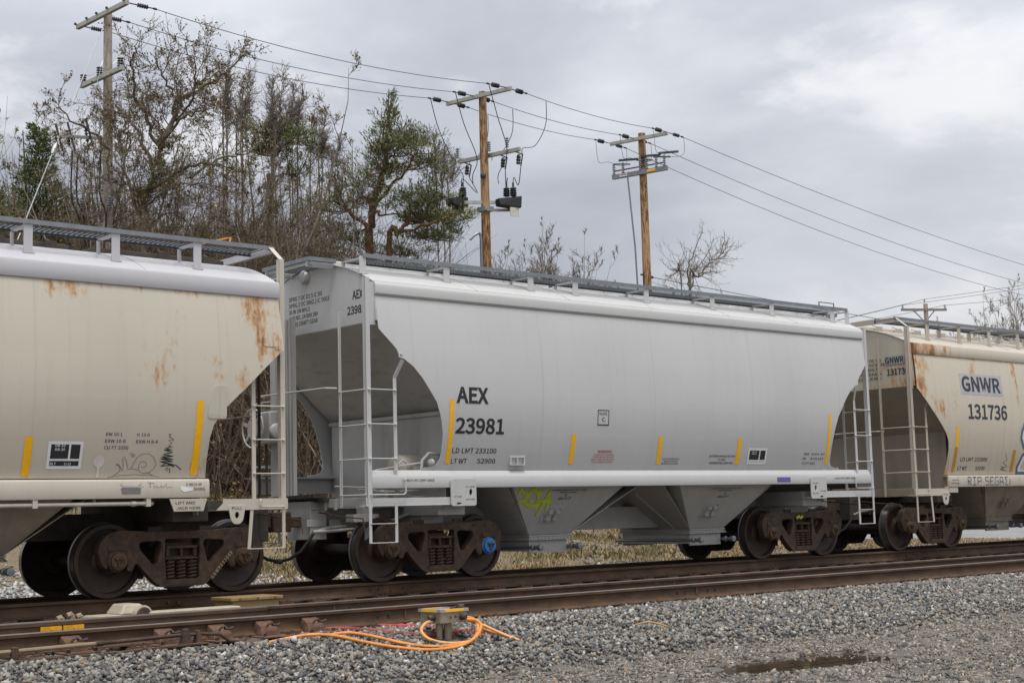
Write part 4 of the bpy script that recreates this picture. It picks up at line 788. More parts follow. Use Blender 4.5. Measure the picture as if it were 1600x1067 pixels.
O1 = [(4.62, 2.35), (4.75, 2.55), (5.2, 2.62), (5.9, 2.5), (6.3, 2.2), (5.6, 1.98), (4.9, 1.95), (4.72, 2.02), (4.6, 2.2), (4.62, 2.35)]; O2 = [(4.72, 1.86), (5.1, 1.92), (5.7, 1.9), (6.1, 1.7), (5.9, 1.48), (4.62, 1.48), (4.58, 1.6), (4.72, 1.86)]
for l in (O1, O2): stroke(mb, l, .07, g)
gr_ = mb.build('graffiti', M['bluespray'], CR, smooth=False, recalc=False); gr_['label'] = 'large outlined sprayed letters'
mb = MB()
for l in (O1, O2): stroke(mb, [(a*.9+.54, b*.88+(.27 if l is O1 else .205)) for a, b in l], .09, g2)
mb.build('graffiti_fill', M['white'], gr_, smooth=False, recalc=False)
mb = MB(); stroke(mb, [(4.05, 1.9), (4.15, 1.75), (4.0, 1.7), (4.2, 1.62), (4.0, 1.58), (4.22, 1.52)], .012, g); stroke(mb, [(3.95, 1.62), (4.1, 1.6), (3.95, 1.56), (4.15, 1.54)], .012, g); mb.build('graffiti', M['pencil'], CR, smooth=False, recalc=False)['label'] = 'small grey marker scribble'
em = lambda a, b: (tx(.93)-.006, -a, b)
mb = MB().sheet([[(tx(.926)-.006, -a, z) for a in (.88, 1.345)] for z in (3.635, 3.80)]); mb.build('mark_patch', M['greypatch'], CR, smooth=False, recalc=False)
decal(CR, 'end_mark', [('GNWR', .90, 1.33, 3.655, 3.78)], lambda a, b: (tx(.92)-.006, -a, b), M['navy'], .02); decal(CR, 'end_number', [('131736', .925, 1.42, 3.42, 3.55)], em, M['navy'], .018)
decal(CR, 'end_text', [('SPRG 7 OC DS', .15, .80, 3.72, 3.775), ('SPRG 2 OC 8334', .15, .88, 3.63, 3.685), ('36 IN WHLS', .15, .72, 3.54, 3.595), ('BRK BEAMS', .15, .80, 3.45, 3.505), ('ROLLERS', .15, .79, 3.36, 3.415)], em, M['navy'], .012)
pull_tab(CR, tx(1.80))
mb = MB().prism([(tx(1.98), 1.05), (tx(.80), 1.05), (tx(.80), 1.19), (tx(1.86), 1.19)], 0, .012, lambda a, b, c: (a, -1.508-c*.4, b)); mb.build('step_plate', M['cream_sill'], CR, smooth=False)
for car, f_ in ((CL, sx_), (CR, tx)):     # transverse head frames and hand rails at the ends
    x = f_(.86); MB().bar((x, -1.24, 4.50), (x, 1.24, 4.50), .06, .09).build('head_frame', M['cream_rusty'] if car is CR else M['roof_l'], car, smooth=False)
    MB().tube([(x, -.83, 2.33), (x+(.14 if car is CL else -.14), -.75, 2.33), (x+(.14 if car is CL else -.14), .75, 2.33), (x, .83, 2.33)], .012, 8).build('hand_rail', M['cream_rusty'], car)
MB().box(tx(1.92), tx(2.30), -1.49, -1.42, 1.10, 1.215).build('jacking_pad', M['cream_rusty'], CR, smooth=False, bevel=.01)
MB().lathe([(.03, 0), (.12, .02), (.16, .06), (.16, .6), (.12, .66), (.03, .68)], (tx(1.1), .1, 1.4), (0, 1, 0), 20).build('air_reservoir', M['cast'], CR)

# ------------------------------------------------------------------ tracks
def rail_mat(name, shiny):
    N = NT(name, .7); X, Y, Z = N.xyz(); f = N.noise(8, 6, .65, sc=(.4, 1, 1)); g = N.noise(1.1, 4, .6, sc=(.6, 1, 1))
    c = N.ramp(f, [(.3, (.042, .023, .012)), (.55, (.080, .044, .023)), (.8, (.13, .073, .037))]); c = N.mix(N.rng(g, .55, .75, 0, .5), c, (.17, .08, .028))
    top = N.rng(Z, -.006, -.002); N.col(N.mix(top, c, (.30, .29, .29) if shiny else (.10, .08, .07)))
    N.put(N.b.inputs['Metallic'], N.math('MULTIPLY', top, .85 if shiny else .3)); N.put(N.b.inputs['Roughness'], N.rng(top, 0, 1, .75, .28 if shiny else .5)); N.bump(f, .2, .004); return N.m
M['rail'] = rail_mat('rusty_rail_steel', True); M['rail_dull'] = rail_mat('dull_rusty_rail_steel', False)
def tie_mat():
    N = NT('weathered_tie_wood', .9); f = N.noise(6, 6, .65, sc=(6, .6, 6)); N.col(N.ramp(f, [(.3, (.035, .026, .020)), (.6, (.085, .065, .05)), (.8, (.15, .125, .10))])); N.bump(f, .4, .01); return N.m
M['tie'] = tie_mat()
M['plate'] = flat('rusty_tie_plate', (.11, .058, .033), .8, 0, .35, 14)
RP = [(-.075, -.186), (.075, -.186), (.075, -.176), (.02, -.158), (.0095, -.14), (.0085, -.06), (.014, -.046), (.037, -.036), (.038, -.010), (.030, -.002), (.016, 0)]
RP = RP+[(-x, z) for x, z in RP[::-1] if (x, z) not in ((-.075, -.186), (.075, -.186))][:9]
RP = [(-.075, -.186), (.075, -.186), (.075, -.176), (.02, -.158), (.0095, -.14), (.0085, -.06), (.014, -.046), (.037, -.036), (.038, -.010), (.030, -.002), (.016, 0), (-.016, 0), (-.030, -.002), (-.038, -.010), (-.037, -.036), (-.014, -.046), (-.0085, -.06), (-.0095, -.14), (-.02, -.158), (-.075, -.176)]
RAILS = [(.755, 0, 'rail_dull', 'farther rail under the train, in deep shade'), (-.755, 0, 'rail_dull', 'nearer rail under the train, its brown web in view'),
         (-3.50, -.045, 'rail', 'shiny topped rail of the empty near track, its farther one'), (-5.01, -.045, 'rail', 'rail closest to the camera, bordering the ballast bank')]
def rail(y, z, mt, label, x0=-14, x1=170, name='track_rail'):
    o = MB().prism(RP, x0, x1, lambda a, b, c: (c, a, b)).build(name, M[mt]); o.location = (0, y, z); tag(o, label, 'rail'); return o
RO = [rail(*r) for r in RAILS]
def joint(o, x, side=-1, bolts=4, bar=False):
    """bonded joint: a gap rib and bolt holes in the web, or a bolted bar"""
    mb = MB().box(x-.012, x+.012, side*.010-.012, side*.010+.012, -.15, -.05); 
    if bar: mb.box(x-.45, x+.45, min(side*.03, side*.01), max(side*.03, side*.01), -.145, -.05)
    j = mb.build('rail_joint', M['plate'] if not bar else M['rail_dull'], o, smooth=False)
    for k in (-.36, -.22, .22, .36): MB().lathe([(.017, 0), (.017, .008)] if not bar else [(.024, 0), (.024, .03), (.014, .034)], (x+k, side*(.0095 if not bar else .03), -.10), (0, side, 0), 10).build('joint_bolt', M['black'] if not bar else M['plate'], j, smooth=False)
joint(RO[1], 9.2, bar=True); joint(RO[1], 12.95); joint(RO[1], 25.6); joint(RO[2], 10.1); joint(RO[2], 15.9); joint(RO[2], 27.5); joint(RO[3], 10.0); joint(RO[3], 14.7)
def ties(x0, x1, step, yc, zr, n_label, group, rails):
    ro = empty('railway_tie', (0, 0, 0)); tag(ro, n_label, 'railway tie', group)
    mk_ = MB().box(-.115, .115, -1.30, 1.30, -.375, -.205).mesh('tie_beam', False); mk_.materials.append(M['tie']); mk('tie_beam', mk_, ro, .012)
    mb = MB().box(-.10, .10, -.19, .19, -.205, -.190)
    for sx in (-.06, .06):
        for sy in (-.095, .095): mb.box(sx-.011, sx+.011, sy-.016, sy+.016, -.19, -.165)
    for sx in (-.07, 0, .07): mb.box(sx-.010, sx+.010, -.17, -.15, -.19, -.172).box(sx-.010, sx+.010, .15, .17, -.19, -.172)
    pm = mb.mesh('tie_plate', False); pm.materials.append(M['plate'])
    for r in rails: mk('tie_plate', pm, ro).location = (0, r, 0)
    x = x0; first = True
    while x < x1:
        o = ro if first else copy_tree(ro); first = False
        o.location = (x+random.uniform(-.03, .03), yc, zr); o.rotation_euler = (0, 0, random.uniform(-.015, .015)); x += step
ties(5.2, 37, .54, -4.255, -.045, 'dark wooden tie with rusty plates under the empty near track', 'ties under the near track', (-.755, .755))
ties(4.6, 40, .54, 0, 0, 'dark wooden tie with rusty plates under the train', 'ties under the train', (-.755, .755))
# switch point blade and rods beside the near track at left
N_ = MB().prism([(-.03, -.176), (.03, -.176), (.012, -.15), (.010, -.05), (.03, -.04), (.03, -.004), (-.02, -.004), (-.02, -.04), (-.008, -.05), (-.008, -.15)], -6, 9.15, lambda a, b, c: (c, a, b)).build('switch_point', M['rail']); N_.location = (0, -3.585, -.05); tag(N_, 'tapering switch point lying tight against the shiny rail', 'switch point')
BR = None
for i, x in enumerate((6.14, 7.08, 7.66, 8.20, 8.75)):
    o = empty('rail_brace', (x, -5.01, -.045)); tag(o, ('rusty cast brace bolted to the closest rail, leftmost of the five', 'rusty cast brace behind the dark rod bracket, second from the left', 'rusty cast brace in the middle of the five', 'rusty cast brace second from the right end of the braces', 'rusty cast brace beside the red conduits, rightmost of the five')[i], 'rail brace', 'cast braces on the closest rail')
    MB().hexa([(-.11, -.19, -.186), (.11, -.19, -.186), (.11, -.012, -.186), (-.11, -.012, -.186)], [(-.09, -.14, -.10), (.09, -.14, -.10), (.09, -.012, -.045), (-.09, -.012, -.045)]).box(-.17, .17, -.34, -.01, -.205, -.186).build('brace_block', M['plate'], o, smooth=False, bevel=.008)
    MB().tube([(-.07, -.20, -.10), (-.05, -.21, -.075), (-.01, -.21, -.06), (.0, -.2, -.085), (.05, -.2, -.09), (.10, -.19, -.08)], .013, 7).lathe([(.02, 0), (.02, .03)], (-.13, -.28, -.186), (0, 0, 1), 6).lathe([(.02, 0), (.02, .03)], (.13, -.28, -.186), (0, 0, 1), 6).build('spring_clip', M['spring'], o)
def thing(name, loc, label, cat, group=None): return tag(empty(name, loc), label, cat, group)
t = thing('throw_rod', (5.2, -5.36, -.185), 'long tan rod running beside the closest rail at left', 'switch rod')
MB().tube([(-1.4, 0, -.01), (1.05, .02, .02)], .02, 8).build('rod_tube', flat('tan_rod', (.22, .165, .10), .6, 0, .2), t); MB().tube([(1.05, .02, .02), (1.12, .02, .021)], .026, 8).tube([(1.12, .02, .021), (1.75, .05, .03), (1.95, .09, .03)], .018, 8).build('rod_end', M['cast'], t)
MB().box(-.03, .03, -.035, .035, -.10, .05).build('rod_guide', M['cast'], t, bevel=.01).location = (.28, 0, 0)
t = thing('rod_bracket', (7.15, -5.42, -.235), 'dark iron bracket and lever standing at the end of the tan rod', 'bracket')
MB().box(-.16, .16, -.10, .10, -.03, .0).hexa([(-.09, -.05, 0), (.02, -.05, 0), (.02, .05, 0), (-.09, .05, 0)], [(-.06, -.03, .15), (-.01, -.03, .15), (-.01, .03, .15), (-.06, .03, .15)]).hexa([(.06, -.05, 0), (.13, -.05, 0), (.13, .05, 0), (.06, .05, 0)], [(.08, -.03, .13), (.11, -.03, .13), (.11, .03, .13), (.08, .03, .13)]).build('bracket_body', M['cast'], t, smooth=False, bevel=.008)
MB().tube([(-.08, 0, .09), (.15, 0, .09), (.35, .02, .07), (.45, .02, .0), (.62, .04, -.02)], .016, 7).build('lever', M['cast'], t)
t = thing('tie_strap', (0, 0, 0), 'long flat iron strap lying along the tie ends by the ballast', 'iron strap')
MB().bar((3.6, -5.62, -.245), (6.3, -5.60, -.235), .07, .014).bar((6.3, -5.60, -.235), (7.3, -5.50, -.225), .07, .014).build('strap', M['rail_dull'], t, smooth=False)
for s_ in (4.4, 5.5, 6.1, 6.6): MB().lathe([(.02, 0), (.02, .025), (.012, .03)], (s_, -5.6, -.235), (0, 0, 1), 6).build('strap_bolt', M['plate'], t)
for (x, lab) in ((6.60, 'left one of two yellow plates fixed to the shiny rail'), (6.84, 'right one of two yellow plates fixed to the shiny rail')):
    o = MB().box(-.12, .10, -.012, .012, -.02, .025).box(-.12, -.05, -.014, .014, -.045, -.02).box(.05, .10, -.014, .014, -.045, -.02).lathe([(.016, 0), (.016, .02)], (.0, -.012, -.005), (0, -1, 0), 8).build('rail_plate', flat('yellow_plate_paint', (.62, .31, .01), .5, 0, .2, 20), None, smooth=False); o.location = (x, -3.63, -.122); tag(o, lab, 'plate', 'yellow plates on the shiny rail')
# switch machine and covers between the tracks
sm = thing('switch_machine', (8.22, -1.95, -.225), 'cream painted cast switch machine with a round motor end between the tracks', 'switch machine'); cm = flat('cream_cast_paint', (.40, .355, .27), .6, 0, .15, 12)
MB().hexa([(-.42, -.22, 0), (.28, -.22, 0), (.28, .22, 0), (-.42, .22, 0)], [(-.40, -.2, .10), (.26, -.2, .10), (.26, .2, .10), (-.40, .2, .10)]).hexa([(-.13, -.20, .10), (.22, -.20, .10), (.22, .20, .10), (-.13, .20, .10)], [(-.06, -.15, .215), (.15, -.15, .215), (.15, .15, .215), (-.06, .15, .215)]).build('housing', cm, sm, smooth=False, bevel=.02)
MB().lathe([(.09, 0), (.115, .01), (.115, .26), (.09, .27)], (.12, -.28, .085), (0, 1, 0), 24).build('motor_drum', cm, sm); MB().lathe([(.095, 0), (.085, .012), (.02, .014)], (.12, -.28, .085), (0, -1, 0), 20).build('motor_face', M['cast'], sm)
mb = MB().box(-1.0, -.42, -.15, .12, .0, .05)
for x, z in ((-.55, .07), (-.66, .09), (-.78, .06)): mb.tube([(x, -.1, z), (x+.08, .1, z+.02)], .03, 8).lathe([(.035, 0), (.035, .06)], (x-.05, -.05, z+.03), (1, 0, .3), 8)
mb.build('crank_gear', flat('tan_grease_metal', (.25, .20, .13), .6, 0, .3, 20), sm, smooth=False)
o = MB().hexa([(-.62, -.14, 0), (.62, -.14, 0), (.62, .14, 0), (-.62, .14, 0)], [(-.60, -.12, .085), (.60, -.12, .085), (.60, .12, .085), (-.60, .12, .085)]).build('cover_board', cm, None, smooth=False, bevel=.012); o.location = (9.0, -2.15, -.19); o.rotation_euler = (0, 0, R(1)); tag(o, 'long low cream cover lying beside the switch machine', 'cover')
t = thing('cable_box', (9.97, -1.80, -.21), 'low tan steel box with a flat lid between the tracks', 'box'); tm_ = flat('tan_box_paint', (.26, .175, .075), .6, 0, .2, 10)
MB().box(-.33, .33, -.22, .22, 0, .15).build('box_body', tm_, t, smooth=False, bevel=.008); mb = MB().box(-.37, .37, -.25, .25, .15, .19); mb.build('lid', tm_, t, smooth=False, bevel=.006)
mb = MB()
for k in (-.25, 0, .25): mb.lathe([(.014, 0), (.014, .01)], (k, -.25, .17), (0, -1, 0), 6)
mb.build('lid_bolt', M['plate'], t); MB().tube([(-.33, -.1, .07), (-.45, -.12, .06), (-.62, -.2, .02), (-.8, -.3, -.02)], .035, 8).build('cable_boot', M['hose'], t)
# junction box on a post with orange cables
jb = thing('junction_box', (9.74, -6.02, -.39), 'small steel junction box with yellow taped rim on a short post in the ballast', 'junction box'); st_ = flat('dull_aluminium', (.33, .29, .23), .45, .5, .15, 12)
MB().box(-.17, .17, -.17, .17, .215, .335).build('box_body', st_, jb, smooth=False, bevel=.004)
mb = MB()
for a, b, c, d_ in ((-.185, .185, -.185, -.165), (-.185, .185, .165, .185), (-.185, -.165, -.165, .165), (.165, .185, -.165, .165)): mb.box(a, b, c, d_, .325, .355)
rim = mb.box(-.165, .165, -.165, .165, .325, .338).build('rim', flat('rim_aluminium', (.45, .43, .40), .4, .5), jb, smooth=False)
mb = MB()
for s in (-1, 1): mb.box(-.12, .12, s*.187-.002, s*.187+.002, .328, .352).box(s*.187-.002, s*.187+.002, -.12, .12, .328, .352).box(-.12, .12, s*.175-.006, s*.175+.006, .355, .357)
mb.build('yellow_tape', M['yellow'], jb, smooth=False)
mb = MB().tube([(.06, -.17, .365), (.12, -.17, .375), (.16, -.13, .38), (.12, -.10, .375), (.05, -.13, .365), (-.02, -.15, .36)], .014, 7).lathe([(.022, 0), (.022, .07)], (.07, -.15, .375), (1, .3, 0), 10); mb.build('padlock', M['galdark'], jb)
MB().tube([(-.045, .02, -.05), (-.035, .02, .22)], .038, 12).tube([(.03, -.03, -.08), (.03, -.03, .22)], .042, 12).build('post', st_, jb)
mb = MB()
for p, d_ in (((-.17, -.06, .27), (-1, 0, 0)), ((.10, -.17, .27), (0, -1, 0)), ((.17, -.05, .275), (1, 0, 0)), ((.17, .08, .275), (1, 0, 0))): mb.lathe([(.03, 0), (.034, .02), (.03, .05), (.022, .07)], p, d_, 12)
mb.build('cable_gland', M['galdark'], jb)
for x, z in ((-.04, .27), (.02, .275)): MB().lathe([(.014, 0), (.014, .004)], (x, -.17, z), (0, -1, 0), 10).build('plug', M['plate'], jb)
oc = flat('orange_cable_jacket', (.66, .25, .045), .55, 0, .22, 9); oc2 = flat('faded_orange_cable_jacket', (.68, .33, .10), .55, 0, .15, 5); rc = flat('dusty_red_conduit', (.24, .045, .035), .65, 0, .4, 5)
def smooth_path(P, n=6):
    P = [Vector(p) for p in P]; Q = []
    for i in range(len(P)-1):
        a, b, c, d_ = P[max(i-1, 0)], P[i], P[i+1], P[min(i+2, len(P)-1)]
        for k in range(n):
            t = k/n; Q.append(.5*((2*b)+(c-a)*t+(2*a-5*b+4*c-d_)*t*t+(3*b-a-3*c+d_)*t**3))
    return Q+[P[-1]]
B0 = Vector(jb.location)
def cable(pts, r, mt, name, label, cat, group): tag(MB().tube(smooth_path(pts), r, 9).build(name, mt, None), label, cat, group)
cable([(7.80, -5.62, -.28), (8.0, -5.66, -.245), (8.3, -5.72, -.215), (8.52, -5.87, -.235), (8.65, -6.10, -.285), (8.84, -6.36, -.34), (9.10, -6.53, -.38), (9.35, -6.56, -.385), (9.62, -6.50, -.37), (9.86, -6.40, -.31), (9.98, -6.33, -.22), (9.97, -6.27, -.165), (9.88, -6.24, -.15), (9.84, -6.20, -.15)], .0165, oc, 'orange_cable', 'bright orange cable from the track edge up to the front of the junction box', 'cable', 'orange cables at the junction box')
cable([(8.35, -5.66, -.28), (8.55, -5.70, -.235), (8.75, -5.78, -.225), (8.90, -6.0, -.265), (9.02, -6.25, -.32), (9.25, -6.42, -.365), (9.6, -6.46, -.37), (9.90, -6.32, -.33), (10.08, -6.16, -.24), (10.10, -6.08, -.17), (10.02, -6.06, -.145), (9.93, -6.07, -.145)], .0165, oc, 'orange_cable', 'bright orange cable looping into the right side of the junction box', 'cable', 'orange cables at the junction box')
cable([(9.55, -6.08, -.15), (9.44, -6.10, -.17), (9.36, -6.14, -.24), (9.40, -6.24, -.32), (9.55, -6.36, -.36), (9.80, -6.36, -.36), (10.02, -6.20, -.34), (10.20, -6.06, -.315), (10.28, -5.92, -.29), (10.14, -5.84, -.28), (9.85, -5.82, -.27)], .017, oc2, 'orange_cable', 'faded orange cable leaving the left side of the junction box in a wide loop', 'cable', 'orange cables at the junction box')
cable([(9.93, -5.94, -.145), (10.02, -5.95, -.155), (10.16, -6.10, -.22), (10.30, -6.30, -.325), (10.40, -6.42, -.385), (10.44, -6.42, -.395), (10.42, -6.36, -.38), (10.30, -6.20, -.32), (10.18, -6.08, -.27)], .016, oc2, 'orange_cable', 'tan orange cable end lying on the stones to the right of the junction box', 'cable', 'orange cables at the junction box')
cable([(8.75, -5.12, -.235), (9.0, -5.20, -.225), (9.12, -5.42, -.235), (9.22, -5.72, -.25), (9.45, -5.90, -.285), (9.72, -5.98, -.31), (9.95, -6.02, -.34)], .026, rc, 'red_conduit', 'dusty red conduit coming out by the last rail brace, the nearer of two', 'conduit', 'red conduits by the junction box')
cable([(9.55, -5.14, -.235), (9.75, -5.40, -.24), (9.86, -5.72, -.265), (10.0, -5.95, -.29), (10.24, -6.14, -.325), (10.40, -6.22, -.345)], .024, flat('red_conduit_paint', (.38, .035, .03), .6, 0, .35, 4), 'red_conduit', 'brighter red conduit running behind the junction box post', 'conduit', 'red conduits by the junction box')
cable([(11.95, -6.60, -.33), (12.05, -6.72, -.30), (12.25, -6.80, -.36)], .009, flat('dry_straw', (.45, .30, .10), .8), 'straw_stalk', 'bent dry straw stalk lying on the ballast', 'straw', None)

# ------------------------------------------------------------------ utility poles and lines
def pole_mat(name, a, b, c):
    N = NT(name, .85); f = N.noise(5, 7, .7, sc=(4, 4, .5)); g = N.noise(9, 6, .75, sc=(2, 2, .3)); h = N.noise(.35, 3, .5, sc=(.1, .1, 1))
    k = N.math('ADD', N.rng(g, .46, .54), N.rng(h, .42, .62, -.5, .5)); cc = N.mix(N.rng(k, 0, 1), N.mix(N.rng(f, .3, .7), a, b), c); N.col(cc); N.bump(g, .5, .01); return N.m
M['pole_old'] = pole_mat('silvered_pole_wood', (.34, .30, .26), (.46, .42, .37), (.27, .23, .195)); M['pole_new'] = pole_mat('peeling_brown_pole_wood', (.085, .036, .015), (.17, .075, .03), (.42, .27, .13))
M['arm'] = flat('grey_crossarm', (.36, .37, .33), .7, 0, .12, 5); M['armwood'] = flat('old_crossarm_wood', (.22, .19, .16), .85, 0, .2); M['ins'] = flat('dark_insulator', (.045, .047, .055), .35, 0, .1); M['insg'] = flat('grey_insulator', (.20, .21, .23), .4); M['wire'] = flat('grey_wire', (.10, .10, .105), .5); M['alu'] = flat('bright_aluminium', (.42, .42, .43), .4, .5)
AD = {'P1': R(-87), 'P2': R(-79), 'P3': R(-77), 'P4': R(-30)}
def insul(mb, p, q, fins=4, r=.055):
    p = Vector(p); q = Vector(q); n = (q-p).length; prof = [(.018, 0)]
    for k in range(fins):
        a = n*(k+.15)/fins; b = n*(k+.6)/fins; prof += [(.022, a), (r, a+.01), (r*.9, b), (.022, b+.005)]
    mb.lathe(prof+[(.018, n)], p, q-p, 10)
def pole(key, base, top, r0, r1, mt, label):
    P = thing('utility_pole', base, label, 'utility pole', 'utility poles behind the train'); h = top-base[2]; n = 12; pts = [(.012*math.sin(i*.9), .01*math.cos(i*.7), h*i/n-(0.3 if i == 0 else 0)) for i in range(n+1)]
    MB().tube(pts, [r0+(r1-r0)*i/n for i in range(n+1)], 14).build('pole_shaft', M[mt], P); return P
def arm(P, key, z, ln, mt='arm', off=-.17, w=.10, h=.12, sh=0.):
    a = AD[key]; d_ = Vector((math.cos(a), math.sin(a), 0)); n_ = Vector((-d_.y, d_.x, 0)); c = n_*off*(-1 if n_.x > 0 else 1)*-1
    c = Vector((off, 0, 0)); o = Vector((0, 0, z))+c+d_*sh
    MB().bar(o-d_*ln/2, o+d_*ln/2, w, h).build('crossarm', M[mt], P, smooth=False, bevel=.008); return o, d_
def catenary(a, b, sag, n=24): 
    a = Vector(a); b = Vector(b); return [a.lerp(b, i/n)-Vector((0, 0, sag*4*(i/n)*(1-i/n))) for i in range(n+1)]
def wire(a, b, sag, label, r=.011, cat='power line', group='power lines between the poles', name='power_line'):
    tag(MB().tube(catenary(a, b, sag), r, 5).build(name, M['wire'], None, recalc=False), label, cat, group)
def strain(P, at, to, ln=.75, style='fins'):
    """dead-end insulator string from the crossarm towards the next pole; returns its outer end in world space"""
    a = Vector(at); d_ = (Vector(to)-Vector(P.location)-a).normalized(); mb = MB().tube([a, a+d_*ln], .016, 6)
    if style == 'fins': insul(mb, a+d_*ln*.35, a+d_*ln*.75, 5, .06)
    else: insul(mb, a+d_*ln*.42, a+d_*ln*.78, 6, .075)
    mb.lathe([(.03, 0), (.03, .09)], a+d_*(ln-.05), d_, 8); mb.build('strain_insulator', M['ins'], P); return Vector(P.location)+a+d_*ln
def post_ins(mb, p, h=.26, r=.06): insul(mb, p, Vector(p)+Vector((0, 0, h)), 4, r)
gz1 = lambda x, y: float(gz(x, y))
P1 = pole('P1', (16.70, 15.86, gz1(16.7, 15.86)), 13.72, .165, .105, 'pole_old', 'silver grey weathered utility pole with a long guy wire, leftmost of the poles')
P2 = pole('P2', (29.12, 16.0, gz1(29.1, 16)), 13.78, .185, .115, 'pole_new', 'peeling brown utility pole carrying the black recloser behind the pine')
P3 = pole('P3', (37.05, 16.9, gz1(37, 16.9)), 13.85, .185, .125, 'pole_new', 'brown utility pole with a switch frame near its top, third from the left')
P4 = pole('P4', (79.7, 34.0, -.3), 13.1, .16, .135, 'pole_old', 'distant short utility pole with braced crossarm above the rightmost car')
z0 = P1.location.z
a1, d1_ = arm(P1, 'P1', 13.62-z0, 2.5); b1, _ = arm(P1, 'P1', 12.02-z0, 2.05)
z2 = P2.location.z; a2, d2_ = arm(P2, 'P2', 13.62-z2, 2.55); b2, _ = arm(P2, 'P2', 11.82-z2, 2.4, off=.2)
z3 = P3.location.z; a3, d3_ = arm(P3, 'P3', 13.64-z3, 2.3); b3, _ = arm(P3, 'P3', 12.45-z3, 2.2, 'insg', w=.11, h=.16)
pos = (-1.15, -.15, 1.15)
L1 = Vector(P1.location); L2 = Vector(P2.location); L3 = Vector(P3.location); FAR = Vector((95, 21.5, 12.0))
for i, q in enumerate(pos):
    nm_ = ('farthest', 'middle', 'nearest')[i]; k1 = a1+d1_*q; k2 = a2+d2_*q; k3 = a3+d3_*q
    wire(strain(P1, k1+Vector((.06, 0, .02)), L2+k2), strain(P2, k2+Vector((-.06, 0, .03)), L1+k1, style='b'), .28, f'{nm_} of three power lines from the grey pole to the peeling brown pole')
    wire(strain(P2, k2+Vector((.06, 0, .02)), L3+k3, style='b'), strain(P3, k3+Vector((-.06, 0, .03)), L2+k2, style='b'), .12, f'{nm_} of three power lines from the recloser pole to the switch pole')
    wire(strain(P3, k3+Vector((.06, 0, .02)), FAR+d3_*q), FAR+Vector((0, 0, -.1*i))+d3_*q*1.2, 1.5+.25*(i == 0)-.35*(i == 2), f'{nm_} of three power lines leaving the switch pole to the right')
FC = Vector((79.7, 34.0, 9.4)); wire(L3+Vector((.2, 0, 8.85-z3)), Vector((95, 20, 8.6)), .5, 'low communication cable from the switch pole along the train roofs', .014)
# pole 1 fittings
mb = MB()
for q in (-1.2, -.62, -.12, .4, 1.2): mb.lathe([(.0, 0), (.035, .01), (.035, .05), (.02, .06)], a1+d1_*q+Vector((-.06, 0, .05)), (-1, 0, .3), 8)
mb.build('eye_bolt', M['galdark'], P1); mb = MB()
for q, s in ((-.93, .10), (-.1, .1), (.92, .12)): mb = MB(); post_ins(mb, b1+d1_*q+Vector((0, 0, .05)), .24, .085); mb.build('pin_insulator', M['ins'], P1)
zc = 10.5-z0; mb = MB().bar((-.1, 0, zc), (-.95, .62, zc+.0), .05, .06).bar((-.1, 0, zc-.05), (-1.1, -.1, zc-.15), .05, .07).bar((0, -.15, zc+.02), (.28, -.25, zc), .05, .06); mb.build('cutout_bracket', M['alu'], P1, smooth=False)
for x, y in ((-.95, .75), (-.75, .5), (-.55, -.1)):
    mb = MB(); mb.tube([(x-.08, y, zc+.36), (x+.12, y, zc-.32)], .028, 8); insul(mb, (x-.05, y+.1, zc+.2), (x+.02, y+.1, zc-.2), 5, .05)
    mb.build('fuse_cutout', M['ins'], P1)
for k, (x, y, zt) in enumerate(((-.72, .45, -.35), (-.60, .4, -.5), (-.25, -.15, -.4))):
    MB().tube(smooth_path([(x, y, zc+zt), (x-.02, y, zc-1.5), (x+.15, y*.9, zc-2.0), (x*.5, y*.6, zc-3.0), (-.2+.12*k, .1-.1*k, zc-4.0), (-.12+.1*k, -.16, zc-5.5), (-.12+.1*k, -.16, 2)], 4), .022, 8).build('riser_cable', M['hose'], P1)
mb = MB()
for x, y, s in ((-.55, .2, .3), (-.06, -.26, .3)): insul(mb, (x, y, zc-1.85), (x, y, zc-1.85+s), 5, .075)
mb.bar((0, -.1, zc-1.95), (-.6, .25, zc-1.95), .05, .07).build('surge_arrester', M['insg'], P1)
mb = MB()
for a_, b_ in (((-1.0, .8, zc+.5), b1+d1_*-.93+Vector((0, 0, .3))), ((-.85, -.1, zc+.5), b1+d1_*.0+Vector((0, 0, .3)))): mb.tube(catenary(a_, b_, .35, 10), .008, 5)
for q in pos: mb.tube(smooth_path([a1+d1_*q+Vector((.8, 0, -.02)), a1+d1_*q+Vector((.65, 0, -.8)), b1+d1_*(q*.8)+Vector((.25, 0, .32)), b1+d1_*(q*.8)+Vector((0, 0, .28))], 6), .007, 5)
mb.build('jumper_wire', M['alu'], P1)
GA = L1+Vector((-.1, .0, 13.4-z0)); GB = Vector((10.6, 11.74, gz1(10.6, 11.74)))
t = MB().tube([GA, GB], .013, 6); t.lathe([(.03, 0), (.05, .08), (.05, .25), (.03, .33)], GA.lerp(GB, .30), GB-GA, 8); o = t.build('guy_wire', flat('pale_guy_strand', (.50, .50, .49), .5, .3), None); tag(o, 'pale slanting guy wire anchoring the weathered grey pole at left', 'guy wire')
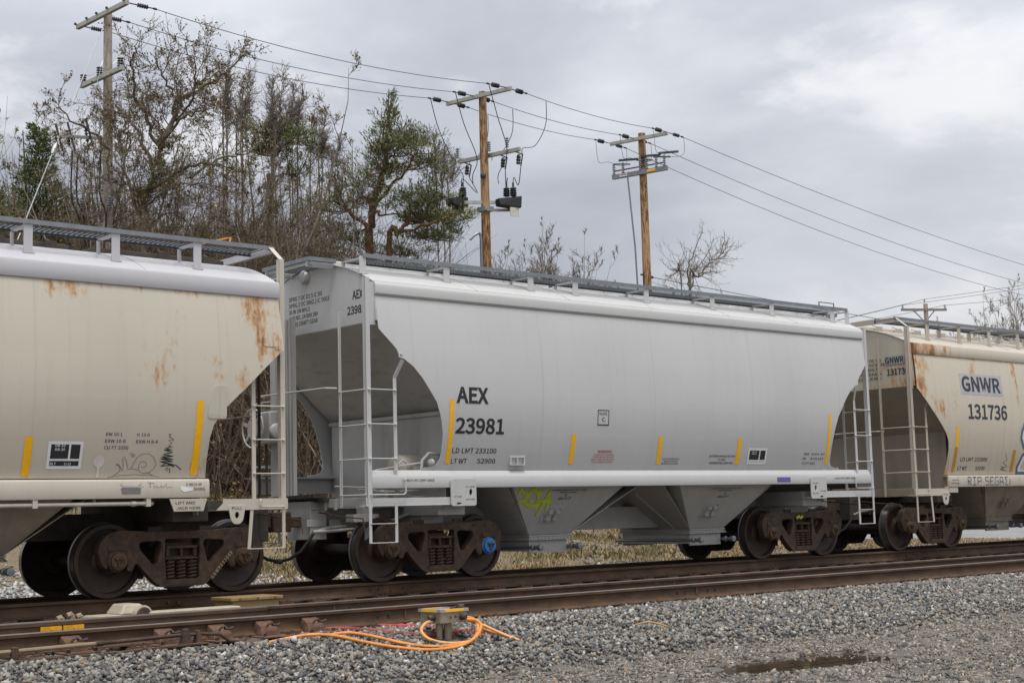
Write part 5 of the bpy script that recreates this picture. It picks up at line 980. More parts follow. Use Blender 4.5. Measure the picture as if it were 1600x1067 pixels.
# pole 2 fittings
for i, q in enumerate((-1.0, .42, 1.02)):
    mb = MB(); o_ = b2+d2_*q; mb.lathe([(.05, 0), (.075, .03), (.05, .09), (.08, .12), (.05, .18), (.075, .21), (.04, .3)], o_+Vector((.10, 0, -.42)), (.1, 0, 1), 10).tube([o_+Vector((.28, 0, -.12)), o_+Vector((.20, 0, -.48))], .022, 6).tube([o_+Vector((0, 0, -.05)), o_+Vector((.3, 0, -.1))], .02, 6)
    mb.build('fuse_cutout', M['ins'], P2)
for q in (-1.1, .15, .85):
    mb = MB(); insul(mb, b2+d2_*q+Vector((-.15, 0, .08)), b2+d2_*q+Vector((-.15, 0, .40)), 5, .06)
    mb.build('surge_arrester', M['insg'], P2)
zr_ = 10.35-z2
for (x, y, rz) in ((-.72, .45, .3), (.60, -.45, -.2), (-.3, .85, .6)):
    c, s = math.cos(rz), math.sin(rz); f = lambda a, b, z, x=x, y=y, c=c, s=s: (x+c*a-s*b, y+s*a+c*b, zr_+z)
    MB().hexa([f(-.42, -.16, -.16), f(.30, -.2, -.2), f(.30, .2, -.2), f(-.42, .16, -.16)], [f(-.45, -.12, .06), f(.34, -.18, .18), f(.34, .18, .18), f(-.45, .12, .06)]).build('recloser_tank', M['hose'], P2, smooth=False, bevel=.03)
for x, y in ((-.50, .50), (-.62, .30), (.52, -.40), (.66, -.55), (-.2, .8)): MB().lathe([(.07, 0), (.12, .03), (.08, .06), (.12, .10), (.08, .13), (.115, .17), (.075, .2), (.11, .24), (.06, .28), (.03, .30), (.03, .42)], (x, y, zr_+.16), (0, 0, 1), 12).build('recloser_bushing', M['ins'], P2)
MB().bar((-.85, .55, zr_-.02), (.75, -.55, zr_-.02), .06, .10).bar((-.8, .75, zr_-.22), (.8, -.35, zr_-.22), .05, .08).box(-.17, .17, -.19, .19, zr_-.30, zr_-.16).build('recloser_frame', M['alu'], P2, smooth=False)
mb = MB()
for x, y in ((-.55, .15), (-.3, .45), (.62, -.62)): mb.bar((x, y, zr_-.2), (x+.02, y, zr_-.48), .34, .02, (0, 1, 0))
mb.build('animal_guard', flat('pale_guard', (.55, .52, .48), .6), P2, smooth=False); mb = MB()
for q, (x, y) in zip((-1.0, .42, 1.02), ((-.5, .5), (.52, -.4), (.66, -.55))): mb.tube(smooth_path([b2+d2_*q+Vector((.2, 0, -.5)), b2+d2_*q*.8+Vector((.3, 0, -1.0)), (x+.05, y, zr_+.75), (x, y, zr_+.55)], 6), .013, 6)
for q, (x, y) in zip(pos, ((-.62, .3), (-.3, .2), (.3, -.3))): mb.tube(smooth_path([a2+d2_*q+Vector((-.75, 0, 0)), a2+d2_*q+Vector((-.45, 0, -.9)), b2+d2_*q*.9+Vector((-.35, 0, -.1)), (x, y, zr_+.85), (x, y, zr_+.55)], 6), .013, 6)
for q in pos: mb.tube(smooth_path([a2+d2_*q+Vector((1.5, -.05, -.15)), a2+d2_*q+Vector((1.45, -.05, -.9)), a2+d2_*q+Vector((1.0, -.05, -1.6)), b2+d2_*q*.9+Vector((.3, 0, .1)), b2+d2_*q*.9+Vector((.25, 0, -.1))], 6), .012, 6)
mb.build('jumper_wire', M['hose'], P2); MB().tube([(-.22, -.02, zr_-1.2), (-.22, -.02, 2)], .045, 8).tube(smooth_path([(-.22, -.02, zr_-1.2), (-.25, 0, zr_-1.0), (-.4, .05, zr_-1.05), (-.55, .1, zr_-1.2)]), .04, 8).build('riser_pipe', M['gal'], P2)
MB().lathe([(.09, 0), (.09, .06), (.04, .09)], (-.13, -.1, 11.12-z2), (-1, -.6, 0), 12).build('ring_insulator', M['galdark'], P2)
# pole 3 switch frame
for q in (-1.02, -.65, .05, .3, .68, 1.0):
    mb = MB(); insul(mb, b3+d3_*q+Vector((-.02, 0, .08)), b3+d3_*q+Vector((-.02, 0, .46)), 5, .06); mb.build('switch_insulator', M['insg'], P3)
mb = MB()
for q in (-.7, .2, .9): mb.bar(b3+d3_*q+Vector((-.05, .1, .55)), b3+d3_*q+Vector((.55, -.25, .62)), .10, .06).bar(b3+d3_*(q-.3)+Vector((-.05, 0, .45)), b3+d3_*(q+.25)+Vector((.1, 0, .38)), .04, .04)
mb.bar(b3+d3_*-1.0+Vector((-.02, 0, .2)), b3+d3_*1.0+Vector((-.02, 0, .2)), .04, .04).build('switch_blade', M['galdark'], P3, smooth=False); MB().bar(b3+d3_*.35+Vector((-.07, 0, 0)), b3+d3_*.68+Vector((-.07, 0, 0)), .006, .09).build('warning_sign', M['yellow'], P3, smooth=False); MB().bar(b3+d3_*-.75+Vector((-.07, 0, 0)), b3+d3_*-.45+Vector((-.07, 0, 0)), .006, .10).build('warning_sign', M['white'], P3, smooth=False); MB().bar(b3+d3_*-.72+Vector((-.075, 0, .02)), b3+d3_*-.48+Vector((-.075, 0, .02)), .006, .025).build('sign_band', M['red'], P3, smooth=False)
MB().tube([b3+d3_*-.45+Vector((-.05, 0, -.1)), (-.32, .2, 9.9-z3), (-.24, .0, 2)], .03, 8).build('operating_rod', M['gal'], P3); MB().bar((-.3, 0, 8.9-z3), (.3, 0, 8.85-z3), .05, .05).lathe([(.05, 0), (.05, .16)], (.12, 0, 8.85-z3), (1, 0, 0), 8).build('cable_clamp', M['galdark'], P3, smooth=False)
mb = MB()
for q in pos: mb.tube(smooth_path([a3+d3_*q+Vector((-.7, 0, 0)), a3+d3_*q+Vector((-.6, 0, -.7)), b3+d3_*q*.9+Vector((-.3, 0, .5)), b3+d3_*q*.9+Vector((0, 0, .48))], 6), .008, 5).tube(smooth_path([a3+d3_*q+Vector((.78, -.03, -.05)), a3+d3_*q+Vector((.75, -.03, -.6)), b3+d3_*q*.9+Vector((.45, 0, .45)), b3+d3_*q*.9+Vector((.1, 0, .45))], 6), .008, 5)
mb.build('jumper_wire', M['wire'], P3)
# pole 4
z4 = P4.location.z; a4, d4 = arm(P4, 'P4', 12.72-z4, 3.0, 'armwood', off=-.2, w=.12, h=.14); mb = MB()
for s in (-1, 1): mb.bar(a4+d4*s*.75, (-.15, 0, 11.95-z4), .03, .05)
mb.build('arm_brace', M['galdark'], P4, smooth=False); mb = MB()
for p in (a4+d4*-1.4, a4+d4*1.4, Vector((-.1, 0, 13.08-z4))): mb = MB(); post_ins(mb, p+Vector((0, 0, .08)), .24, .08); mb.build('pin_insulator', M['insg'], P4)
L4 = Vector(P4.location)
for i, (p, b_) in enumerate(((a4+d4*-1.4, (88, 0, 16.3)), (a4+d4*1.4, (88.5, 4, 14.6)), (Vector((-.1, 0, 13.1-z4)), (88, 1.5, 16.6)))):
    s_ = L4+p+Vector((0, 0, .28)); wire(s_, b_, .6, ('left', 'right', 'middle')[i]+' line climbing over the train from the distant pole with the braced crossarm', .013); wire(s_, s_+(s_-Vector(b_))*.6+Vector((0, 0, .4)), .4, ('left', 'right', 'middle')[i]+' line running away behind the distant pole with the braced crossarm', .013)

# ------------------------------------------------------------------ trees
def at(u, d): a = yaw+math.atan((u-800)/2352.65); return CAM.x+d*math.sin(a), CAM.y+d*math.cos(a)
def leaf_mat(name, a, b, c=None):
    N = NT(name, .7); st = [(0, a), (.6, b), (1, c or b)]; N.col(N.ramp(N.island(), st)); return N.m
def bark(name, a, b, sc=8):
    N = NT(name, .9); f = N.noise(sc, 6, .7, sc=(1, 1, .3)); N.col(N.ramp(f, [(.3, a), (.7, b)])); N.bump(f, .5, .02); return N.m
M['bark'] = bark('grey_brown_bark', (.06, .048, .038), (.17, .14, .11)); M['twig'] = bark('brown_twig', (.085, .06, .04), (.19, .14, .095)); M['twig_grey'] = bark('grey_twig', (.13, .11, .09), (.26, .22, .18))
M['pinebark'] = bark('orange_pine_bark', (.075, .038, .022), (.22, .10, .05)); M['bud'] = leaf_mat('olive_bud', (.06, .055, .012), (.14, .12, .025), (.20, .16, .03)); M['needle'] = leaf_mat('pine_needle', (.055, .075, .022), (.11, .135, .04), (.19, .185, .06)); M['spruce'] = leaf_mat('spruce_needle', (.03, .055, .016), (.08, .12, .028), (.16, .19, .04))
class Tubes:
    """many thin tapered tubes as one numpy mesh"""
    def __init__(s): s.V = []; s.F = []; s.n = 0
    def add(s, P, r0, r1, k=3):
        P = np.asarray(P); m = len(P); T = np.gradient(P, axis=0); T /= np.linalg.norm(T, axis=1)[:, None]+1e-9
        A = np.cross(T, [.31, .17, .93]); A /= np.linalg.norm(A, axis=1)[:, None]+1e-9; B = np.cross(T, A); rr = np.linspace(r0, r1, m)[:, None]
        w = 2*np.pi*np.arange(k)/k; V = (P[:, None]+(A[:, None]*np.cos(w)[None, :, None]+B[:, None]*np.sin(w)[None, :, None])*rr[:, None]).reshape(-1, 3)
        i, j = np.meshgrid(np.arange(m-1), np.arange(k), indexing='ij'); j2 = (j+1) % k; s.F.append(np.stack([i*k+j, i*k+j2, (i+1)*k+j2, (i+1)*k+j], -1).reshape(-1, 4)+s.n); s.V.append(V); s.n += len(V)
    def mesh(s, name, mat): return npmesh(name, np.concatenate(s.V), np.concatenate(s.F), mat, True)
def path(p, d_, ln, n, wob, trop, g):
    P = [np.array(p, float)]; d_ = np.array(d_, float)
    for i in range(n):
        d_ = d_+g.normal(0, wob, 3)+np.array([0, 0, trop]); d_ /= np.linalg.norm(d_); P.append(P[-1]+d_*ln/n)
    return np.array(P)
def side_dir(t, ang, g):
    a = np.cross(t, g.normal(size=3)); a /= np.linalg.norm(a)+1e-9; return t*math.cos(ang)+a*math.sin(ang)
def bare_tree(seed, H, spread, counts, mat_t, mat_w, upright=.05, wob=.16, ang=(.7, 1.1), first=.22, buds=0, stems=1, twig_r=.006, r0=None):
    g = np.random.default_rng(seed); T = Tubes(); W_ = Tubes(); BP = []
    for st in range(stems):
        d0 = np.array([g.normal(0, .10 if stems == 1 else .28), g.normal(0, .10 if stems == 1 else .28), 1]); r = (r0 or H*.014)/math.sqrt(stems)
        tr = path((g.normal(0, .02*stems*H*.1), g.normal(0, .02*stems*H*.1), -.3), d0/np.linalg.norm(d0), H*(1 if st == 0 else g.uniform(.7, 1)), 14, wob*.75, upright, g); T.add(tr, r, r*.06, 7)
        for i in range(counts[0]//stems):
            f = first+(1-first)*(i+g.random())/(counts[0]//stems); k = min(int(f*14), 13); t = tr[k+1]-tr[k]; t /= np.linalg.norm(t); p = tr[k]+(tr[k+1]-tr[k])*(f*14-k)
            l1 = spread*(1.03-f*.9)*g.uniform(.7, 1.2); b = path(p, side_dir(t, g.uniform(*ang), g), l1, 9, wob, upright, g); rb = r*(1-f*.85)*.55; T.add(b, rb, rb*.2, 5)
            nj = max(2, int(round(counts[1]*min(1, l1/(spread*.6)))))
            for j in range(nj):
                f2 = .2+.8*(j+g.random())/nj; k2 = min(int(f2*9), 8); t2 = b[k2+1]-b[k2]; t2 /= np.linalg.norm(t2)+1e-9
                c = path(b[k2], side_dir(t2, g.uniform(.5, 1.0), g), l1*.52*(1.1-f2*.5)*g.uniform(.6, 1.3), 6, wob, upright*1.2, g); rc_ = max(rb*(1-f2*.7)*.4, twig_r*1.4); W_.add(c, rc_, twig_r, 3)
                for q in range(counts[2]):
                    f3 = .15+.85*(q+g.random())/counts[2]; k3 = min(int(f3*6), 5); t3 = c[k3+1]-c[k3]; t3 /= np.linalg.norm(t3)+1e-9
                    e_ = path(c[k3], side_dir(t3, g.uniform(.5, 1.0), g), l1*.22*g.uniform(.5, 1.4), 3, wob, upright, g); W_.add(e_, twig_r, twig_r*.5, 3)
                    if buds: BP += [e_[-1], e_[-2]] if g.random() < buds else []
                    for z in range(counts[3]):
                        e2 = path(e_[g.integers(0, 3)], side_dir(t3, g.uniform(.5, 1.1), g), l1*.12*g.uniform(.5, 1.5), 2, wob, upright, g); W_.add(e2, twig_r*.7, twig_r*.4, 3)
                        if buds and g.random() < buds: BP.append(e2[-1])
    tm = T.mesh('trunk', mat_t); wm = W_.mesh('crown', mat_w); bmh = None
    if BP: bmh = leaves(np.array(BP), .04, .06, g, M['bud'], 'buds')
    return tm, wm, bmh
def leaves(P, w, l, g, mat, name, D=None):
    n = len(P); d_ = g.normal(size=(n, 3)) if D is None else D+g.normal(0, .45, (n, 3)); d_ /= np.linalg.norm(d_, axis=1)[:, None]; a = np.cross(d_, g.normal(size=(n, 3))); a /= np.linalg.norm(a, axis=1)[:, None]
    sc = g.uniform(.6, 1.3, (n, 1)); V = np.stack([P, P+d_*l*.5*sc+a*w*.5*sc, P+d_*l*sc, P+d_*l*.5*sc-a*w*.5*sc], 1).reshape(-1, 3); F = np.arange(4*n).reshape(-1, 4); return npmesh(name, V, F, mat)
def sketch(limbs, x0, k, g, zo):
    """limb sketch (lateral, height pairs; k metres per unit) -> 3-D limbs, each with its own drift in depth"""
    Rv = np.array([math.cos(yaw), -math.sin(yaw), 0]); Fv = np.array([math.sin(yaw), math.cos(yaw), 0]); out = []
    for (r, dp, pts) in limbs:
        n = len(pts); P = [Rv*(a-x0)*k+np.array([0, 0, 1])*(z*k+zo if z > -300 else -.3)+Fv*(dp[0]+(dp[1]-dp[0])*i/(n-1)) for i, (a, z) in enumerate(pts)]
        Q = np.array([tuple(q) for q in smooth_path([tuple(p) for p in P], 5)]); Q[1:-1] += g.normal(0, .035, Q[1:-1].shape); out.append((r, Q))
    return out
def sketch_pine(seed, limbs, pads, x0, k, zo, clump, needle='needle', spread=.30):
    g = np.random.default_rng(seed); T = Tubes(); W_ = Tubes(); NP = []; ND = []; Rv = np.array([math.cos(yaw), -math.sin(yaw), 0]); Fv = np.array([math.sin(yaw), math.cos(yaw), 0]); LP = []
    for r, Q in sketch(limbs, x0, k, g, zo): T.add(Q, r*.78, r*.26, 7); LP.append(Q)
    LP = np.concatenate(LP)
    for (a, z, sz) in pads:
        for rep_ in range(2):
            dep = g.normal(0, .9)*(1 if rep_ else .5); c = Rv*(a-x0)*k+np.array([0, 0, z*k+zo])+Fv*dep+g.normal(0, .10, 3); d_ = LP-c; d_[:, 2] += .35; j = LP[np.argmin((d_**2).sum(1)+3*np.clip(LP[:, 2]-c[2], 0, 9))]
            m_ = (j+c)/2+np.array([0, 0, -.10]); b = np.array([tuple(q) for q in smooth_path([tuple(j), tuple(m_), tuple(c)], 4)]); W_.add(b, .022, .009, 4)
            for q in range(max(5, int(11*sz))):
                t = g.uniform(.35, 1); p = b[min(int(t*(len(b)-1)), len(b)-2)]; o = g.normal(0, spread*sz, 3)*np.array([1.25, 1.25, .42])+np.array([0, 0, .10]); e_ = p+o; W_.add(np.array([p, p+o*.5-np.array([0, 0, .03]), e_]), .007, .004, 3)
                n = clump; tt = g.uniform(.35, 1.08, (n, 1)); NP.append(p+o*tt+g.normal(0, .055, (n, 3))); ND.append(np.tile(o/np.linalg.norm(o)*.6+np.array([0, 0, .5]), (n, 1)))
    nd = np.concatenate(ND); nd /= np.linalg.norm(nd, axis=1)[:, None]+1e-9; return T.mesh('trunk', M['pinebark']), W_.mesh('twigs', M['twig']), leaves(np.concatenate(NP), .024, .15, g, M[needle], 'needles', nd)
def sketch_bare(seed, limbs, x0, k, zo, n2=(13, 8, 3), buds=.9, ml=1., ang=(.5, 1.2), mats=('bark', 'twig')):
    g = np.random.default_rng(seed); T = Tubes(); W_ = Tubes(); BP = []
    for r, Q in sketch(limbs, x0, k, g, zo):
        T.add(Q, r*.62, max(r*.14, .011), 6); Ln = np.linalg.norm(np.diff(Q, axis=0), axis=1).sum(); nb = int(n2[0]*Ln/2.2)
        for i in range(nb):
            f = .12+.88*(i+g.random())/nb; kk = min(int(f*(len(Q)-1)), len(Q)-2); t = Q[kk+1]-Q[kk]; t /= np.linalg.norm(t); p = Q[kk]+(Q[kk+1]-Q[kk])*g.random(); ln = g.uniform(.5, 1.5)*(1.15-.5*f)*ml
            c = path(p, side_dir(t, g.uniform(*ang), g), ln, 7, .20, .05, g); W_.add(c, max(r*.17*(1.1-f), .009), .005, 4)
            for q in range(n2[1]):
                k3 = g.integers(1, 7); t3 = c[k3]-c[k3-1]; t3 /= np.linalg.norm(t3); e_ = path(c[k3], side_dir(t3, g.uniform(.5, 1.1), g), ln*.38*g.uniform(.4, 1.3), 4, .2, .05, g); W_.add(e_, .0065, .004, 3)
                if g.random() < buds: BP += [e_[-1], e_[2]]
                for z in range(n2[2]):
                    e2 = path(e_[g.integers(1, 4)], side_dir(t3, g.uniform(.5, 1.1), g), ln*.16*g.uniform(.5, 1.5), 2, .2, .05, g); W_.add(e2, .005, .003, 3)
                    if g.random() < buds: BP.append(e2[-1])
    return T.mesh('trunk', M[mats[0]]), W_.mesh('crown', M[mats[1]]), leaves(np.array(BP), .035, .055, g, M['bud'], 'buds') if BP else None
def plant(meshes, u, d_, s, rz, label, group, name='bare_tree', cat='tree', sx=1.):
    x, y = at(u, d_); t = empty(name, (x, y, gz1(x, y)), rz); t.scale = (s*sx, s*sx, s); tag(t, label, cat, group); mk('trunk', meshes[0], t); c = mk('crown', meshes[1], t)
    if len(meshes) > 2 and meshes[2]: mk('buds', meshes[2], c)
    return t
G1 = 'bare trees of the wood behind the train'
bushA = bare_tree(12, 11.6, 4.4, (24, 9, 8, 3), M['bark'], M['twig'], .05, .18, (.5, 1.1), .08, .35, 3, .006, .15)
bushB = bare_tree(13, 10.8, 4.2, (24, 9, 8, 3), M['twig_grey'], M['twig'], .06, .16, (.5, 1.0), .06, .45, 4, .006, .14)
whip = bare_tree(14, 13.4, 2.6, (60, 5, 3, 1), M['twig_grey'], M['twig_grey'], .16, .06, (.3, .6), .3, 0, 4, .006, .10)
tallA = bare_tree(15, 14.2, 4.0, (54, 6, 5, 1), M['twig_grey'], M['twig_grey'], .10, .10, (.35, .7), .3, 0, 6, .009, .17)
bushC = bare_tree(17, 12.0, 4.2, (64, 8, 6, 2), M['twig_grey'], M['twig_grey'], .09, .10, (.35, .8), .25, 0, 8, .009, .16)
sparse = bare_tree(16, 12.8, 4.8, (20, 6, 5, 1), M['twig_grey'], M['twig_grey'], .05, .12, (.5, .9), .3, 0, 3, .010, .17)

for i, (ms, u, d_, s, rz, nm_) in enumerate([
    (bushA, 30, 42, .98, .2, 'brown bare tree between the spruces at the left edge'), (bushB, 100, 38, 1.0, 1.3, 'olive budded bush left of the grey pole'), (bushA, 140, 45, 1.02, 2.2, 'dense bare tree behind the guy wire'), (bushB, 215, 43, 1.12, 3.0, 'bare bush behind the trunk of the spreading tree'),
    (bushA, 330, 42, 1.02, 4.1, 'dense bare tree to the right of the spreading tree'), (bushB, 385, 38, 1.05, .9, 'olive bush above the end of the white roof'), (bushA, 470, 44, .98, 5.2, 'bare tree in front of the flat topped pine'), (bushB, 500, 39, .92, 2.6, 'low brown bush behind the gap between the cars'), (bushB, 550, 46, 1.0, 1.9, 'brown bush left of the orange barked pine'), (bushA, 285, 49, 1.1, .5, 'bare tree farthest back behind the spreading tree'), (bushB, 430, 50, 1.15, 3.5, 'bare tree farthest back behind the flat topped pine'), (bushA, 60, 50, 1.1, 1.0, 'bare tree farthest back at the left edge'), (bushB, 180, 50, 1.2, 5.0, 'bare tree farthest back behind the grey pole'), (bushB, 340, 36, .85, 2.0, 'low budded bush showing over the white roof'), (bushA, 450, 37, .80, 3.3, 'low bare bush showing over the car gap'), (bushB, 240, 37, .8, 4.4, 'low bush under the spreading tree'), (bushA, 108, 46, 1.0, 3.9, 'bare tree between the guy wire and the spruce'), (bushB, 150, 41, 1.06, .3, 'budded bare tree just left of the grey pole'), (bushA, 195, 46, 1.08, 1.1, 'bare tree seen just right of the grey pole'), (bushB, 300, 44, 1.12, 5.6, 'budded bare tree right behind the spreading tree'), (bushA, 365, 47, 1.08, .2, 'dense bare tree left of the flat topped pine'), (bushB, 410, 43, 1.05, 4.8, 'budded bare tree just left of the flat topped pine'), (bushA, 515, 48, 1.02, 2.9, 'dense bare tree between the two pines')]):
    plant(ms, u, d_, s, rz, nm_, G1)
for i, (u0, d_, nm_, lines) in enumerate([(348, 45, 'thin upright sapling clump just right of the spreading tree', [(285, 600, 296, 960), (318, 600, 312, 975), (300, 600, 330, 905)]), (378, 46, 'thin upright sapling clump left of the flat topped pine', [(365, 560, 412, 985), (395, 560, 440, 910), (385, 560, 375, 880)]), (432, 43, 'tall sapling clump rising through the flat topped pine', [(535, 560, 536, 925), (570, 560, 600, 985), (555, 560, 565, 900)]), (455, 47, 'sapling clump just right of the flat topped pine', [(640, 560, 667, 895), (680, 560, 708, 865), (660, 560, 690, 830)]), (500, 46, 'sapling clump in the gap between the two pines', [(760, 420, 782, 695), (818, 400, 848, 695), (850, 360, 902, 615), (800, 400, 835, 640)]), (690, 50, 'thin sapling clump behind the right side of the orange barked pine', [(1420, 300, 1412, 640), (1450, 300, 1466, 560), (1480, 260, 1520, 500)])]):
    k_ = .01913/3.333*d_/45; g = random.Random(i); lm_ = [(.05, (g.uniform(-.4, .4), g.uniform(-.7, .7)), [(a, -400), (a, b), ((a+c)/2+g.uniform(-6, 6), (b+e_)/2), (c, e_)]) for a, b, c, e_ in lines]; x0_ = (u0-260)*3.333
    plant(sketch_bare(70+i, lm_, x0_, k_, .9+(814-400)*.01913*d_/45-gz1(*at(u0, d_)), (17, 3, 1), 0, .55, (.35, .7), ('twig_grey', 'twig_grey')), u0, d_, 1., 0, nm_, 'upright sapling clumps')
LN = [(.10, (0, 0), [(790, -400), (790, 90), (840, 165), (900, 225), (960, 275), (1012, 330)]), (.07, (0, 1), [(800, 105), (830, 205), (880, 265), (942, 365)]), (.06, (0, -1), [(790, 90), (780, 190), (800, 265), (842, 362)]), (.05, (0, .6), [(770, -400), (752, 105), (745, 205), (740, 220)]), (.05, (0, -1), [(840, 165), (900, 180), (930, 160)]), (.04, (0, 1), [(790, 60), (720, 110), (690, 125)])]
plant(sketch_bare(80, LN, 790, .00693, 8.69-gz1(*at(1082, 58)), (8, 4, 1), 0, 1.0, (.4, .9), ('twig_grey', 'twig_grey')), 1082, 58, 1., 0, 'open branched bare tree right of the switch pole', G2 if 'G2' in globals() else 'distant bare trees right of the poles')
G2 = 'distant bare trees right of the poles'
for i, (ms, u, d_, s, rz, nm_) in enumerate([(bushC, 800, 58, 1.0, .4, 'bare tree just right of the recloser pole'), (bushC, 848, 60, 1.12, 1.7, 'bare tree tallest in the clump right of the recloser pole'), (bushC, 880, 62, 1.08, .2, 'slim bare tree in the clump right of the recloser pole'), (bushC, 905, 62, .98, 2.4, 'rounded bare tree at the right end of the clump'), (bushC, 968, 66, .95, 3.1, 'small bare tree left of the switch pole'), (bushC, 992, 68, .94, .1, 'rounded bare tree touching the switch pole'), (bushC, 822, 61, 1.06, 1.2, 'bare tree in the left half of the clump right of the recloser pole'), (bushC, 864, 58, 1.02, 5.1, 'bare tree at the front of the clump right of the recloser pole'), (bushC, 1345, 95, .92, 1.2, 'tiny bare tree between the roofs of the last two cars'), (bushC, 1582, 88, 1.12, 2.2, 'bare tree at the right edge of the photo'), (bushC, 1556, 92, 1.1, .2, 'slim bare tree near the right edge'), (bushB, 1500, 96, .98, 1.1, 'faint slim bare tree right of the distant pole'), (bushC, 1606, 86, 1.16, 5.2, 'bare tree cut off by the right edge'), (bushB, 735, 60, 1.05, 1.0, 'rounded bare tree behind the left of the recloser pole'), (bushC, 772, 62, .9, 2.0, 'bare tree hidden behind the recloser pole')]):
    plant(ms, u, d_, s, rz, nm_, G2)
def pine(seed, H, limbs, leader=True, needle='needle', clump=(44, .21), lean=(0, 0)):
    """Scots pine: orange limbs carrying needle pads; limbs: (height fraction, azimuth, length, rise)"""
    g = np.random.default_rng(seed); T = Tubes(); W_ = Tubes(); NP = []; ND = []
    tr = path((0, 0, -.3), (lean[0], lean[1], 1), H, 16, .09, .05, g); T.add(tr, H*.0145, .02, 8)
    def pad(p, dirn, n=None, sp=None):
        n = n or clump[0]; sp = sp or clump[1]; c = p+g.normal(0, sp, (n, 3))*np.array([1.15, 1.15, .38]); NP.append(c); ND.append(np.tile(np.array([dirn[0], dirn[1], .55]), (n, 1)))
    for (f, az, ln, rise) in limbs:
        k = min(int(f*16), 15); p = tr[k]+(tr[min(k+1, 16)]-tr[k])*(f*16-k); d_ = np.array([math.cos(az), math.sin(az), rise]); d_ /= np.linalg.norm(d_); b = path(p, d_, ln, 10, .13, -.01, g); rb = .02+.028*ln*(1.2-f); T.add(b, rb, .018, 6)
        for j in range(int(7+ln*2.2)):
            f2 = g.uniform(.35, 1.0); k2 = min(int(f2*10), 9); t2 = b[k2+1]-b[k2]; t2 /= np.linalg.norm(t2)
            c = path(b[k2], side_dir(t2, g.uniform(.4, 1.1), g), ln*.32*g.uniform(.5, 1.2)+.25, 5, .16, .06, g); W_.add(c, .016, .007, 4)
            for q in range(3): pad(c[g.integers(2, 6)], c[-1]-c[0])
            for q in range(3):
                e_ = path(c[g.integers(1, 5)], side_dir((c[-1]-c[0])/np.linalg.norm(c[-1]-c[0]), g.uniform(.5, 1.), g), .45*g.uniform(.6, 1.3), 3, .15, .1, g); W_.add(e_, .009, .005, 3); pad(e_[-1], e_[-1]-e_[0], clump[0]//2, clump[1]*.6)
    if leader:
        for f in np.linspace(.80, 1, 9): pad(tr[min(int(f*16), 16)], (g.normal(), g.normal()), clump[0], .14)
    NP_ = np.concatenate(NP); nd = np.concatenate(ND); nd = nd/(np.linalg.norm(nd, axis=1)[:, None]+1e-9)
    return T.mesh('trunk', M['pinebark']), W_.mesh('twigs', M['twig']), leaves(NP_, .024, .15, g, M[needle], 'needles', nd)
def conifer(ms, u, d_, s, rz, label, name, cat='tree', group='evergreens of the wood', lower=None):
    x, y = at(u, d_); t = empty(name, (x, y, gz1(x, y)), rz); t.scale = (s, s, s); tag(t, label, cat, group); mk('trunk', ms[0], t); c = mk('crown', ms[2], t); mk('twigs', ms[1], c); return t
# azimuths relative to the picture: right in the picture is (cos yaw, -sin yaw)
RA = -yaw
pB = [(.22, RA+.1, 3.9, .42), (.25, RA+3.0, 2.9, .50), (.27, RA-.4, 3.4, .2), (.30, RA+3.3, 2.6, .55), (.33, RA-.2, 3.6, .5), (.35, RA-1.2, 2.2, .2), (.36, RA+1.6, 2.6, .3), (.39, RA+.15, 2.9, .22), (.40, RA+3.0, 2.7, .25), (.43, RA-.5, 3.2, .25), (.46, RA+2.6, 2.3, .3), (.49, RA+.2, 2.4, .28), (.53, RA+3.5, 2.1, .35), (.57, RA-.4, 2.3, .5), (.60, RA+.2, 2.2, .5), (.63, RA+3.1, 1.3, .35), (.67, RA+.3, 1.7, .55), (.70, RA+2.9, .95, .4), (.74, RA-.2, 1.2, .6), (.77, RA+3.3, .7, .5), (.81, RA+.2, .85, .7), (.85, RA+2.9, .5, .6), (.88, RA+.1, .55, .8), (.92, RA+3.2, .35, .8), (.95, RA+.2, .35, .8)]
SP = [(.17, (0, 0), [(325, -330), (328, 0), (330, 145), (350, 285), (390, 385), (412, 455), (432, 590), (440, 680), (455, 800)]), (.13, (-.3, -1.0), [(420, -330), (440, 0), (480, 75), (540, 145), (560, 225)]), (.085, (0, .8), [(330, 145), (230, 215), (180, 285), (120, 315)]), (.075, (0, -1.4), [(350, 245), (450, 325), (540, 395), (600, 485)]), (.07, (-.6, -1.2), [(480, 75), (640, 115), (800, 155)]), (.05, (0, 1.4), [(330, 130), (260, 140), (190, 120)]), (.05, (0, -1), [(345, 225), (420, 180), (500, 170)]), (.045, (0, 1), [(405, 440), (350, 470), (300, 440)]), (.045, (0, -1), [(420, 500), (500, 530), (570, 600)]), (.05, (-.5, .6), [(540, 145), (640, 190), (700, 210)]), (.04, (0, .8), [(432, 590), (390, 620), (360, 600)])]
